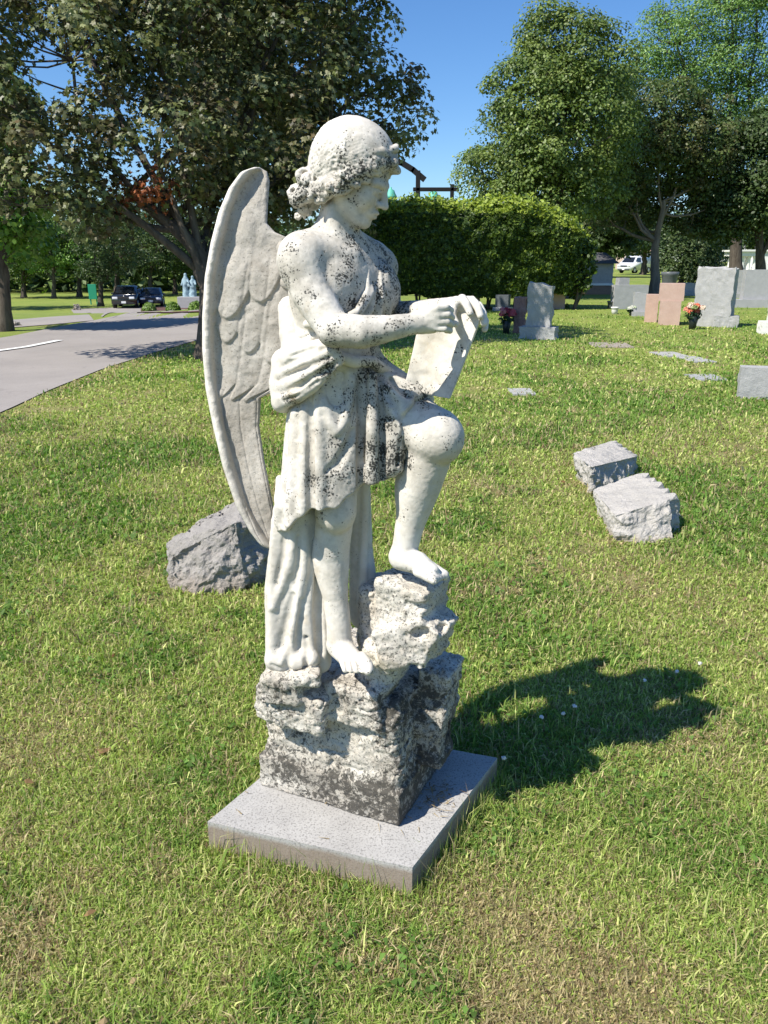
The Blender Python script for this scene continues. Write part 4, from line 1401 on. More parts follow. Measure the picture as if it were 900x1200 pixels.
def slab_litter():
    n = 90
    c0 = PZ(508, 935, .1); 
    x = c0[0] + RNG.normal(0, .035, n); y = c0[1] + RNG.normal(0, .05, n)
    A, B, C, D = SLAB
    m = 14
    s, t = RNG.random(m), RNG.random(m)
    gx = A[0] + (B[0] - A[0]) * s + (D[0] - A[0]) * t; gy = A[1] + (B[1] - A[1]) * s + (D[1] - A[1]) * t
    x = np.concatenate([x, gx]); y = np.concatenate([y, gy]); 
    k = in_slab(x, y, -.012); x, y = x[k], y[k]; n = len(x)
    az = RNG.uniform(0, 6.28, n); L = RNG.uniform(.010, .030, n); w = RNG.uniform(.0009, .002, n)
    z = .0965 + RNG.random(n) * .012
    d = np.stack([np.cos(az), np.sin(az), RNG.normal(0, .15, n)], 1); s_ = np.stack([-np.sin(az), np.cos(az), np.zeros(n)], 1)
    c = np.stack([x, y, z], 1)
    v = np.stack([c - d * L[:, None] / 2 - s_ * w[:, None], c - d * L[:, None] / 2 + s_ * w[:, None], c + d * L[:, None] / 2 + s_ * w[:, None] * .4, c + d * L[:, None] / 2 - s_ * w[:, None] * .4], 1).reshape(-1, 3)
    v[:, 2] = np.maximum(v[:, 2], .0962)
    f = (np.arange(n) * 4)[:, None] + np.arange(4)[None]
    col = np.where(RNG.random((n, 1)) < .7, np.array((.36, .28, .15)), np.array((.16, .11, .06)))
    o = mesh_np('grass_clippings', v, f, M['grass'], smooth=False, cols=np.repeat(col, 4, 0))
    props(o, 'dry grass clippings strewn over the granite slab', 'clippings', kind='stuff')
slab_litter()
def leaf_litter():
    n = 36
    x, y = scatter(n, 0.9, 9.0, 1.3)
    k = ~in_slab(x, y, .02) & ~road_side(x, y, .1); x, y = x[k], y[k]; n = len(x)
    K = 7
    a = np.linspace(0, 2 * np.pi, K, endpoint=False)
    az = RNG.uniform(0, 6.28, n)[:, None]; s = RNG.uniform(.008, .020, n)[:, None]
    rr = 1 + .35 * RNG.normal(0, 1, (n, K)).clip(-1, 1)
    lx, ly = np.cos(a)[None] * rr * s * 1.3, np.sin(a)[None] * rr * s * .8
    v = np.stack([x[:, None] + lx * np.cos(az) - ly * np.sin(az), y[:, None] + lx * np.sin(az) + ly * np.cos(az), terr(x, y)[:, None] + RNG.uniform(.018, .032, (n, 1)) + RNG.normal(0, .004, (n, K))], -1).reshape(-1, 3)
    f = (np.arange(n) * K)[:, None] + np.arange(K)[None]
    c = np.array([(.22, .12, .06), (.32, .20, .10), (.14, .08, .05), (.40, .30, .16)])[RNG.integers(0, 4, n)]
    o = mesh_np('leaf_litter', v, f, M['grass'], smooth=False, cols=np.repeat(c, K, 0))
    props(o, 'few small brown fallen leaves lying in the lawn', 'fallen leaves', kind='stuff')
leaf_litter()

# tufts and weeds that stick out of the lawn
def tuft(u, v, n, hgt, spread, green, name, label, cat, group=None, wid=.0035):
    p, s = G(u, v)
    root = empty(name, p, label, cat, group)
    x = p[0] + RNG.normal(0, spread, n); y = p[1] + RNG.normal(0, spread, n)
    c = np.array(green) * RNG.uniform(.75, 1.3, n)[:, None]
    vv, q, t, cc = blades(x, y, RNG.uniform(.6, 1.1, n) * hgt, np.full(n, wid), RNG.uniform(.15, .9, n), c, .8)
    mesh_np('blades', vv, [q, t], M['grass'], root, smooth=False, cols=cc)['kind'] = 'stuff'
    return root
tuft(183, 880, 46, .085, .016, (.17, .26, .05), 'grass_tuft', 'pale green coarse tuft left of the slab corner', 'grass tuft', 'coarse grass tufts in the lawn')
tuft(322, 690 + 470, 60, .075, .022, (.10, .19, .04), 'grass_tuft', 'coarse grass tuft near the bottom edge below the slab', 'grass tuft', 'coarse grass tufts in the lawn')
tuft(575, 905, 50, .10, .014, (.20, .22, .08), 'grass_tuft', 'tall grass tuft at the right corner of the slab', 'grass tuft', 'coarse grass tufts in the lawn')
tuft(662, 868, 44, .09, .014, (.16, .24, .05), 'grass_tuft', 'upright grass tuft at the edge of the statue shadow', 'grass tuft', 'coarse grass tufts in the lawn')
tuft(118, 632, 40, .07, .03, (.16, .27, .04), 'grass_tuft', 'bright green tuft left of the rough boulder', 'grass tuft', 'coarse grass tufts in the lawn')
tuft(615, 632, 60, .07, .05, (.12, .21, .04), 'grass_tuft', 'dark green tuft between the angel and the slanted stones', 'grass tuft', 'coarse grass tufts in the lawn')
M['dry_stem'] = mat_plain('dry_stem', (0.24, 0.24, 0.10), 0.9)
M['white_floret'] = mat_plain('white_floret', (0.70, 0.66, 0.60), 0.9)
def weed(u, v, h, dx, dy, label):
    p, s = G(u, v)
    root = empty('flowering_weed', p, label, 'weed', 'flowering weeds at the edge of the statue shadow')
    bm = bmesh.new()
    bm_tube(bm, [(0, 0, 0), (dx * .4, dy * .4, h * .6), (dx, dy, h)], [.0014, .0012, .0009], 5)
    bm_obj('stem', bm, M['dry_stem'], root)
    bm = bmesh.new()
    r = bmesh.ops.create_icosphere(bm, subdivisions=2, radius=.0078)
    for q in r['verts']:
        q.co *= 1 + random.uniform(-.35, .35); q.co.z *= .75
        q.co += Vector((dx, dy, h))
    bm_obj('flower_head', bm, M['white_floret'], root, loc=None)
weed(662, 862, .09, -.012, 0, 'white headed weed nearest the statue at the shadow edge')
weed(668, 858, .10, .012, .01, 'white headed weed just right of the nearest one in the shadow')
weed(640, 862, .075, -.02, 0, 'small thin weed leftmost in the statue shadow')
weed(760, 812, .055, -.02, 0, 'weed with open white head in the right half of the shadow')
weed(792, 800, .05, .0, 0, 'short white weed near the tip of the shadow')
weed(816, 790, .05, .01, 0, 'last white weed by the rounded end of the shadow')
weed(585, 915, .09, .01, -.005, 'dry weed stalk leaning at the slab right corner')
# ------------------------------------------------------------------ trees, hedge
MAPLE = [(90, 1.0), (70, .55), (45, .92), (15, .48), (-12, .70), (-60, .34), (-90, .12), (-120, .34), (192, .70), (165, .48), (135, .92), (110, .55)]
LEAFSHAPE = {
    'maple': np.array([(math.cos(math.radians(a)) * r, math.sin(math.radians(a)) * r, -.22 * abs(math.cos(math.radians(a)) * r)) for a, r in MAPLE]),
    'oval': np.array([(0, -1, 0), (.55, -.35, -.12), (.5, .4, -.10), (0, 1, -.05), (-.5, .4, -.10), (-.55, -.35, -.12)]),
    'quad': np.array([(0, -1, 0), (.6, 0, -.12), (0, 1, 0), (-.6, 0, -.12)]),
}

def leaf_mesh(pos, nrm, size, shape):
    """one flat face per leaf"""
    n = len(pos)
    nrm = nrm / np.maximum(np.linalg.norm(nrm, axis=1), 1e-6)[:, None]
    r = RNG.normal(0, 1, (n, 3))
    a = np.cross(nrm, r); a /= np.linalg.norm(a, axis=1)[:, None]
    b = np.cross(nrm, a)
    t = LEAFSHAPE[shape]
    K = len(t)
    s = size[:, None, None]
    v = pos[:, None] + (a[:, None] * t[None, :, :1] + b[:, None] * t[None, :, 1:2] + nrm[:, None] * t[None, :, 2:3]) * s
    f = (np.arange(n) * K)[:, None] + np.arange(K)[None]
    return v.reshape(-1, 3), f, K

def tubes_np(paths, seg=6):
    V, Fc, off = [], [], 0
    for pts, rad in paths:
        pts = np.asarray(pts, float); m = len(pts)
        tg = np.gradient(pts, axis=0); tg /= np.maximum(np.linalg.norm(tg, axis=1), 1e-9)[:, None]
        ref = np.array((0.3, 0.9, 0.1))
        a = np.cross(tg, ref); a /= np.maximum(np.linalg.norm(a, axis=1), 1e-9)[:, None]
        b = np.cross(tg, a)
        th = np.linspace(0, 2 * np.pi, seg, endpoint=False)
        ring = pts[:, None] + (a[:, None] * np.cos(th)[None, :, None] + b[:, None] * np.sin(th)[None, :, None]) * np.asarray(rad)[:, None, None]
        V.append(ring.reshape(-1, 3))
        i = np.arange(m - 1)[:, None] * seg + np.arange(seg)[None]
        j = np.arange(m - 1)[:, None] * seg + (np.arange(seg)[None] + 1) % seg
        Fc.append(np.stack([i, j, j + seg, i + seg], -1).reshape(-1, 4) + off)
        off += m * seg
    return np.concatenate(V), np.concatenate(Fc)

def bend(a, b, k, n=7):
    a = np.array(a); b = np.array(b)
    t = np.linspace(0, 1, n)[:, None]
    L = np.linalg.norm(b - a)
    mid = RNG.normal(0, k * L, 3)
    w = np.stack([np.sin(np.pi * t[:, 0])] * 3, 1) * mid
    jit = RNG.normal(0, .012 * L, (n, 3)) * np.sin(np.pi * t)
    up = np.zeros((n, 3)); up[:, 2] = -np.sin(np.pi * t[:, 0]) * .06 * L
    return a * (1 - t) + b * t + w + jit + up

def tree(name, base, label, lobes, nclus, per, leaf, palette, shape='quad', trunk=None, tr=0.25, spread=.32, group=None, bark='bark', inner=.45, twigs=True, droop=0.0, cat='tree', upn=.6, fork=None, rust=None):
    """base: world xyz; lobes: (u, v, Y, ru_px, rv_px[, depth factor]); trunk: list of world points"""
    base = np.array(base, float)
    root = empty(name, base, label, cat, group)
    C_, R_ = [], []
    for lb in lobes:
        c = P(lb[0], lb[1], lb[2]); s = PX(lb[0], lb[1], lb[2])
        df = lb[5] if len(lb) > 5 else 1.0
        C_.append(c); R_.append((lb[3] * s, lb[3] * s * df, lb[4] * s))
    C_ = np.array(C_); R_ = np.array(R_)
    w = (R_[:, 0] * R_[:, 1] + R_[:, 0] * R_[:, 2] * 2); w /= w.sum()
    li = RNG.choice(len(C_), nclus, p=w)
    d = RNG.normal(0, 1, (nclus, 3)); d /= np.linalg.norm(d, axis=1)[:, None]
    rr = inner + (1 - inner) * RNG.random(nclus) ** 0.55
    bumpy = 1 + .22 * vnoise(d * 2.3 + li[:, None] * 3.1, 15)
    cl = C_[li] + d * R_[li] * (rr * bumpy)[:, None]
    out = d.copy()
    # leaves
    ci = np.repeat(np.arange(nclus), per)
    n = len(ci)
    sp = spread * RNG.uniform(.6, 1.4, nclus)
    # every cluster is a dome of leaves: outer side leafy, underside open
    dd = RNG.normal(0, 1, (n, 3)) + out[ci] * .55 + np.array((0, 0, .55))
    dd /= np.linalg.norm(dd, axis=1)[:, None]
    off = dd * (sp[ci] * (.62 + .50 * RNG.random(n) ** .7))[:, None] * np.array((1.1, 1.1, .72))
    off[:, 2] -= droop * np.abs(RNG.normal(0, 1, n)) * sp[ci] * .6
    pos = cl[ci] + off
    nr = dd * .75 + np.array((0, -.05, upn * .55)) + RNG.normal(0, .30, (n, 3))
    size = leaf * RNG.uniform(.6, 1.15, n)
    v, f, K = leaf_mesh(pos, nr, size, shape)
    pal = np.array(palette)
    cc = pal[RNG.integers(0, len(pal), nclus)][ci] * .55 + pal[RNG.integers(0, len(pal), n)] * .45
    cc = cc * RNG.uniform(.75, 1.25, n)[:, None]
    if rust is not None:
        near = np.linalg.norm(cl[ci] - rust[0], axis=1) < rust[1]
        cc[near] = np.array((.30, .10, .04)) * RNG.uniform(.6, 1.3, near.sum())[:, None]
    mesh_np('crown', v, f, M['leaf'], root, smooth=False, cols=np.repeat(cc, K, 0))
    # wood
    cen = C_.mean(0)
    if trunk is None:
        top = base * .25 + cen * .75; top[:2] = base[:2] * .5 + cen[:2] * .5
        trunk = [base, base * .6 + top * .4 + np.array((.1, 0, 0)), top]
    tp = np.array(trunk, float)
    L = np.linspace(0, 1, len(tp)); tt = np.linspace(0, 1, 12)
    tpp = np.stack([np.interp(tt, L, tp[:, k]) for k in range(3)], 1)
    tpp[1:-1] += RNG.normal(0, tr * .12, (10, 3))
    tpp[0, 2] -= .15
    rad = tr * (1 - .55 * tt); rad[0] *= 1.55; rad[1] *= 1.12
    paths = [(tpp, rad)]
    limbs = []
    st0 = fork if fork is not None else .45
    for k in range(len(C_)):
        if len(C_) > 15 and (lobes[k][0] < 0 or lobes[k][0] > 440): continue
        j = int(len(tt) * RNG.uniform(st0, .98)); j = min(j, len(tt) - 1)
        pth = bend(tpp[j], C_[k] + RNG.normal(0, .1, 3) * R_[k], .06)
        paths.append((pth, np.linspace(rad[j] * .55, tr * .10, len(pth)))); limbs.append(pth)
    if twigs:
        allp = np.concatenate(limbs)
        for q in cl[RNG.choice(nclus, min(nclus, 320 if twigs is True else twigs), replace=False)]:
            dd = np.linalg.norm(allp - q, axis=1) + (allp[:, 2] > q[2]) * .8
            a = allp[np.argmin(dd)]
            pth = bend(a, q, .05, 5)
            paths.append((pth, np.linspace(tr * .085, tr * .025, 5)))
    v, f = tubes_np(paths, 8)
    mesh_np('trunk', v, f, M[bark], root)
    return root

def ground_at(u, v):
    p, s = G(u, v); return p

DARKMAPLE = [(.055, .080, .025), (.095, .125, .040), (.15, .18, .06), (.12, .092, .045), (.055, .052, .026), (.28, .30, .14)]  # the palest entry paints glints onto some leaves
big_base = ground_at(243, 421)
bx, by, bz = big_base
Ym = by
lobes1 = [(80, 70, Ym, 115, 105), (215, 45, Ym + 1.5, 125, 105), (340, 60, Ym + 1.8, 100, 95), (175, 165, Ym + .3, 110, 80), (300, 165, Ym + 1.5, 100, 78), (55, 165, Ym - .4, 80, 75),
          (420, 100, Ym + 2.2, 60, 62), (474, 142, Ym + 2.2, 28, 30), (455, 95, Ym + 2.2, 30, 25), (420, 30, Ym + 2.2, 42, 50), (365, 225, Ym + 2.0, 62, 52), (110, 235, Ym, 52, 42), (270, 245, Ym + 1.2, 60, 45),
          (150, -80, Ym + 1.8, 160, 110), (330, -70, Ym + 2.2, 135, 100), (240, -190, Ym + 2, 140, 90), (-60, 60, Ym, 100, 120), (60, -60, Ym + 1, 120, 90), (430, 175, Ym + 2.4, 34, 32), (500, 160, Ym + 2.2, 12, 8), (-30, 190, Ym - .2, 60, 60)]
trunk1 = [big_base, P(244, 375, Ym), P(243, 325, Ym + .1), P(230, 290, Ym + .2), P(192, 260, Ym + .3), P(155, 222, Ym + .5)]
tree('maple_tree', big_base, 'large dark leaved maple with low leaning limbs right behind the angel wing', lobes1, 900, 60, .078, DARKMAPLE, 'maple', trunk1, .19, .36, droop=.35, inner=.42, fork=.35, upn=.7, rust=(P(166, 222, Ym - .2), .55))
# second maple, added out of sight behind the wing to shade the hedge
b2 = np.array((-3.9, 23.6, T(-3.9, 23.6)))
tree('maple_tree', b2, 'second dark maple added further back to shade the hedge, its trunk hidden by the wing',
     [(270, 120, 23.5, 80, 70), (330, 60, 24, 90, 70), (250, 20, 24, 90, 80), (360, 150, 24, 50, 50), (300, 190, 23.5, 60, 50), (250, -10, 24, 70, 40)],
     800, 22, .12, DARKMAPLE, 'oval', [b2, b2 + np.array((.1, 0, 2)), b2 + np.array((.2, .2, 5))], .24, .42)

GREEN = [(.075, .13, .026), (.11, .18, .036), (.14, .21, .045), (.055, .10, .022)]
BRIGHT = [(.12, .24, .04), (.16, .29, .05), (.09, .18, .03), (.21, .32, .07)]
DARK = [(.045, .075, .022), (.065, .105, .030), (.085, .13, .038), (.035, .060, .020)]
OLIVE = [(.12, .145, .042), (.15, .175, .05), (.18, .20, .065), (.08, .105, .03)]
bl = ground_at(4, 388)
tree('green_tree', bl, 'bright green tree with a bare trunk at the very left edge', [(0, 235, bl[1], 48, 62), (-45, 190, bl[1], 60, 80), (20, 280, bl[1] + 1, 34, 26), (-30, 120, bl[1] + 1, 60, 60)],
     520, 26, .085, BRIGHT, 'oval', [bl, P(5, 340, bl[1]), P(2, 290, bl[1]), P(-6, 240, bl[1])], .17, .34)

# park trees beyond the drive
far = [  # base u, v, lobes, palette, label
    (28, 349, [(20, 300, 0, 34, 26), (45, 285, 0, 30, 24)], GREEN, 'mid green tree beyond the drive nearest the left edge', 9),
    (63, 350, [(60, 262, 0, 42, 36), (80, 290, 0, 30, 24), (35, 270, 0, 30, 26)], BRIGHT, 'light green tree with pale trunk beyond the drive', 8),
    (93, 348, [(100, 285, 0, 30, 28), (90, 258, 0, 34, 30)], DARK, 'dark tree between the pale trunked tree and the green sign', 9),
    (118, 359, [(125, 288, 0, 30, 26), (120, 262, 0, 38, 26), (140, 300, 0, 24, 16)], DARK, 'dark tree whose trunk stands just right of the green sign', 10),
    (137, 346, [(150, 262, 0, 40, 36), (170, 290, 0, 28, 26)], OLIVE, 'olive green tree behind the parked cars', 10),
    (176, 347, [(190, 285, 0, 34, 30), (200, 258, 0, 36, 30)], DARK, 'dark round tree above the blue car', 9),
    (205, 345, [(222, 292, 0, 32, 28), (245, 270, 0, 34, 30)], GREEN, 'green tree directly behind the blue memorial', 8),
    (48, 341, [(50, 300, 0, 26, 18), (25, 272, 0, 34, 24)], DARK, 'small far tree seen between two trunks on the left', 7),
    (160, 340, [(165, 300, 0, 26, 18), (140, 275, 0, 30, 26)], DARK, 'far dark tree seen above the black car', 7),
    (12, 339, [(14, 300, 0, 26, 18), (-5, 280, 0, 30, 22)], GREEN, 'pale far tree just right of the left edge trunk', 7),
    (78, 338, [(80, 300, 0, 26, 18), (100, 280, 0, 30, 24)], OLIVE, 'far olive tree left of the green sign', 7),
    (108, 337, [(110, 298, 0, 26, 18), (130, 280, 0, 30, 22)], DARK, 'far dark tree directly above the green sign', 7),
    (195, 338, [(196, 300, 0, 26, 18), (180, 280, 0, 30, 22)], GREEN, 'far green tree above the mulch bed', 7),
    (232, 340, [(236, 310, 0, 24, 18), (262, 296, 0, 30, 30)], OLIVE, 'far olive tree half hidden by the angel wing', 7),
]
for u, vb, lbs, pal, lab, tw in far:
    b = ground_at(u, vb)
    lb = [(a, c, b[1] + RNG.uniform(-2, 2), ru * 1.2, rv * 1.15, 1.3) for a, c, _, ru, rv in lbs] + [(u + 6, vb - 38, b[1], 24, 11), (lbs[0][0] - 12, vb - 42, b[1], 26, 12)]
    Y = b[1]
    s = PX(u, vb, Y)
    tree('park_tree', b, lab, lb, 300, 34, max(.08, 1.6 * s), pal, 'quad', [b, P(u, vb - 22, Y), P((u * 2 + lbs[0][0]) / 3, vb - 50, Y)], s * tw * .34, s * 6.5, 'trees beyond the drive', twigs=60)

for k, (X_, Y_, rr) in enumerate(((-27, 30, 4.5), (-38, 48, 5.0), (-31, 62, 5.0))):  # unseen trees added beyond the left edge to throw shade
    b = np.array((X_, Y_, T(X_, Y_)))
    nm = ('tree added for shade nearest the drive, just outside the left edge', 'tree added for shade outside the left edge beyond the side drive', 'tree added for shade outside the left edge far beyond the drives')[k]
    def inv(x, y, z):
        q = np.array((x, y, z - H)); yy = q[1] * CP - q[2] * SP; zz = q[1] * SP + q[2] * CP
        return 450 + F * q[0] / yy, 600 - F * zz / yy
    lb = []
    for dx, dz in ((0, 6.5), (-2.5, 5.0), (2.5, 5.4), (0, 4.2)):
        u_, v_ = inv(b[0] + dx, b[1], b[2] + dz); s_ = PX(u_, v_, b[1]); lb.append((u_, v_, b[1], rr * .6 / s_, rr * .45 / s_))
    tree('park_tree', b, nm, lb, 300, 22, .16, GREEN, 'quad', [b, b + np.array((0, 0, 2.5)), b + np.array((.2, 0, 5))], .3, .5, 'trees beyond the drive', twigs=30)

# right-hand trees
def wtree(u, Y, lab, lobes, **k):
    b = P(u, 305, Y); b = np.array((b[0], Y, T(b[0], Y)))
    return tree(k.pop('name', 'tree'), b, lab, lobes, **k)
wtree(655, 36, 'tall broad dense green linden behind the clipped hedge', [(660, 55, 36, 46, 45), (685, 95, 36, 52, 55), (622, 120, 35.5, 46, 60), (660, 150, 35, 70, 70), (600, 185, 35.5, 46, 50), (572, 212, 36, 30, 30), (695, 175, 37, 48, 80), (640, 215, 35, 60, 50), (722, 130, 38, 24, 50), (610, 235, 36, 40, 30), (640, 60, 36, 30, 36)],
      name='linden_tree', nclus=820, per=92, leaf=.075, palette=[(.11, .17, .038), (.15, .215, .048), (.21, .265, .07), (.07, .11, .028)], shape='oval', tr=.4, spread=.60, inner=.62, twigs=120)
nb = ground_at(768, 344)
tree('maple_tree', nb, 'round headed dark green maple with forked trunk among the right hand graves',
     [(775, 138, nb[1], 52, 40), (740, 175, nb[1] - 1, 46, 48), (810, 165, nb[1], 44, 46), (775, 190, nb[1] + 1.5, 62, 42), (715, 215, nb[1], 38, 40), (835, 190, nb[1] + 1, 30, 50), (745, 240, nb[1] + 2.2, 40, 28), (818, 235, nb[1] + 2.0, 44, 38), (705, 250, nb[1] + .5, 30, 22), (850, 240, nb[1] + 1, 28, 30)],
     900, 74, .082, [(.055, .095, .028), (.08, .125, .034), (.115, .16, .045), (.12, .11, .045)], 'oval', [nb, P(767, 310, nb[1]), P(769, 280, nb[1]), P(778, 235, nb[1])], .26, .48, bark='bark_pale', inner=.45, fork=.55, twigs=160)
LOCUST = [(.13, .24, .055), (.17, .29, .07), (.10, .18, .045), (.20, .32, .09)]
wtree(868, 50, 'feathery light green locust with open branches at the upper right', [(790, 55, 50, 52, 30), (850, 20, 50, 60, 32), (870, 75, 50, 60, 28), (755, 80, 50, 34, 26), (815, 95, 50, 50, 22), (900, 120, 50, 50, 34), (780, 20, 51, 26, 16), (880, -10, 50, 60, 30), (845, 130, 50, 40, 26), (725, 100, 50, 20, 22)],
      name='locust_tree', nclus=1500, per=28, leaf=.085, palette=LOCUST, shape='quad', tr=.42, spread=.55, inner=.25, twigs=300)
wtree(895, 42, 'dark spreading tree closing the right edge behind the stones', [(885, 195, 42, 40, 46), (905, 232, 42, 50, 40), (865, 245, 42, 34, 28), (900, 160, 42, 30, 30), (845, 268, 43, 26, 18)],
      name='dark_tree', nclus=560, per=50, leaf=.095, palette=DARK + [(.06, .10, .03)], shape='oval', tr=.32, spread=.62, twigs=80)
wtree(708, 50, 'small dark tree with thin trunk beside the low roofed building', [(712, 262, 50, 28, 24), (695, 285, 50, 22, 14), (728, 285, 50, 20, 16), (735, 255, 50, 26, 24)],
      name='small_tree', nclus=300, per=26, leaf=.13, palette=DARK + GREEN[:1], shape='oval', tr=.16, spread=.38, twigs=60, trunk=[P(708, 338, 50), P(707, 315, 50), P(710, 285, 50)])
wtree(800, 58, 'drooping spruce like evergreen behind the pink gravestones', [(800, 300, 58, 30, 20), (812, 318, 57.5, 22, 12), (795, 275, 58, 22, 18), (825, 300, 58, 22, 22)],
      name='evergreen_tree', nclus=420, per=26, leaf=.12, palette=[(.05, .085, .03), (.07, .11, .035), (.10, .14, .05)], shape='quad', tr=.2, spread=.40, droop=.9, twigs=40)
for u, Y, lbs, lab in ((755, 95, [(745, 270, 95, 34, 22), (765, 285, 95, 22, 12)], 'far dark tree above the white van'),
                       (840, 86, [(835, 278, 86, 30, 26), (815, 275, 86, 26, 26)], 'far dark tree left of the columned mausoleum'),
                       (885, 95, [(890, 268, 95, 40, 22)], 'far dark tree above the columned mausoleum'),
                       (690, 80, [(690, 280, 80, 34, 24), (725, 275, 80, 30, 22)], 'far dark tree showing over the low roof')):
    wtree(u, Y, lab, lbs, name='far_tree', nclus=240, per=24, leaf=.25, palette=DARK, shape='quad', tr=.4, spread=.9, group='far trees on the right', twigs=20)

# far woods closing the horizon, one mass nobody could count
def far_woods():
    pos = []
    def band(x0, x1, y0, y1, h, n, gap=0):
        t = RNG.random(n)
        x = x0 + (x1 - x0) * t; y = y0 + (y1 - y0) * t + RNG.normal(0, 6, n)
        hh = h * (.75 + .3 * vnoise(np.stack([x * .06, y * .06, x * 0], 1), 3))
        z = terr(x, y) + gap + RNG.random(n) ** .8 * (hh - gap)
        pos.append(np.stack([x, y, z], 1))
    band(-230, -20, 150, 190, 17, 15000, 1.0)
    band(-30, 60, 190, 190, 16, 9000, 1.0)
    band(75, 240, 165, 150, 16, 13000, 0)
    band(50, 80, 170, 168, 16, 3000, 5)
    band(-260, -230, 20, 150, 17, 4000, 0)
    band(-105, -12, 92, 118, 9, 9000, .2)
    p = np.concatenate(pos)
    n = len(p)
    v, f, K = leaf_mesh(p, RNG.normal(0, .6, (n, 3)) + np.array((0, -.3, .7)), RNG.uniform(.35, 1.0, n), 'quad')
    pal = np.array(DARK + GREEN[:1])
    cl = (vnoise(p * .12, 8) * .5 + .5)[:, None]
    c = pal[RNG.integers(0, len(pal), n)] * (.7 + .6 * cl)
    o = mesh_np('far_woods', v, f, M['leaf'], smooth=False, cols=np.repeat(c, K, 0))
    props(o, 'dark far off woods along the horizon', 'woods', kind='stuff')
far_woods()

# clipped hedge behind the angel, bare stems at its foot
HY = 27.0
def build_hedge():
    x0 = P(405, 300, HY)[0]; x1 = P(702, 300, HY)[0]; y0, y1 = HY, HY + 2.6
    b = np.array(((x0 + x1) / 2, HY + 1.3, 0))
    root = empty('clipped_hedge', b, 'tall clipped green hedge with rounded right end behind the angel', 'hedge')
    n = 120000
    ztop = P(560, 237, HY)[2]; zbot = .22
    # distribute over the shell of a rounded box
    u = RNG.random((n, 3)) * 2 - 1
    ax = RNG.choice(3, n, p=[.10, .52, .38])
    sg = np.where(RNG.random(n) < .62, -1, 1)
    sg = np.where(ax == 2, 1, sg)
    u[np.arange(n), ax] = sg
    e = 4.5
    r = (np.abs(u) ** e).sum(1) ** (1 / e)
    u = u / r[:, None]
    u = u * (1 - np.abs(RNG.normal(0, .05, n)))[:, None]
    half = np.array(((x1 - x0) / 2, (y1 - y0) / 2, (ztop - zbot) / 2)); cen = np.array(((x0 + x1) / 2, (y0 + y1) / 2, (ztop + zbot) / 2))
    p = cen + u * half
    right = sstep((p[:, 0] - (x1 - 3.0)) / 3.0)
    p[:, 2] -= right * .75 * sstep((p[:, 2] - 1.5) / 2)
    nz = vnoise(p * 1.1, 5) * .18 + vnoise(p * 3.0, 6) * .17 + vnoise(p * 7.0, 7) * .10
    p += (u / np.linalg.norm(u, axis=1)[:, None]) * nz[:, None]
    top = p[:, 2] > ztop - .30 - right * .75
    sprig = top & (RNG.random(n) < .12)
    p[sprig, 2] += RNG.random(sprig.sum()) * .28
    v, f, K = leaf_mesh(p, u * .8 + RNG.normal(0, .6, (n, 3)), RNG.uniform(.045, .085, n), 'oval')
    pal = np.array([(.05, .09, .018), (.07, .12, .022), (.11, .17, .03), (.035, .065, .014)])  # face greens kept dark to hold the hedge front in shade
    c = pal[RNG.integers(0, 4, n)]
    young_lit = (top & (RNG.random(n) < .8)) | (RNG.random(n) < .05)
    c[young_lit] = np.array((.34, .43, .07)) * RNG.uniform(.7, 1.1, young_lit.sum())[:, None]  # top leaves coloured lighter as if sunlit, beside real new growth
    mesh_np('foliage', v, f, M['leaf'], root, smooth=False, cols=np.repeat(c, K, 0))
    # dense twiggy inside
    g = 26
    bm = bmesh.new()
    bm_box(bm, (0, 0, cen[2] - 0.05), (half[0] * 1.78, half[1] * 1.3, half[2] * 1.6), 0, .35)
    bmesh.ops.subdivide_edges(bm, edges=[e_ for e_ in bm.edges if e_.calc_length() > 1.0], cuts=14, use_grid_fill=True)
    co_ = np.array([q.co[:] for q in bm.verts])
    dn = .09 * vnoise((co_ + b) * 2.2, 4)
    for q, dd in zip(bm.verts, dn):
        q.co += Vector((dd, dd, dd))
        rr = float(sstep((q.co.x + b[0] - (x1 - 3.0)) / 3.0)); 
        if q.co.z > 1.5: q.co.z -= rr * .8
    bm_obj('twig_core', bm, M['twigs'], root)
    for k in range(13):
        xx = x0 + .5 + (x1 - x0 - 1.0) * k / 12 + RNG.uniform(-.2, .2)
        yy = HY + 1.0 + RNG.uniform(-.4, .6)
        pth = np.array([(xx, yy, -.05), (xx + RNG.normal(0, .06), yy, .45), (xx + RNG.normal(0, .12), yy, 1.2)])
        v, f = tubes_np([(pth, [.06, .045, .04]), (pth + np.array([(0.02, .05, 0), (.12, 0, 0), (.3, 0, 0)]), [.04, .03, .03])], 6)
        mesh_np('stem', v, f, M['bark'], root)
t = NT('hedge_twigs', 0.95)
t.col(t.mix(t.noise(t.coord(), 9, 6, .7), (.012, .018, .006), (.035, .050, .014)))
M['twigs'] = t.m
build_hedge()
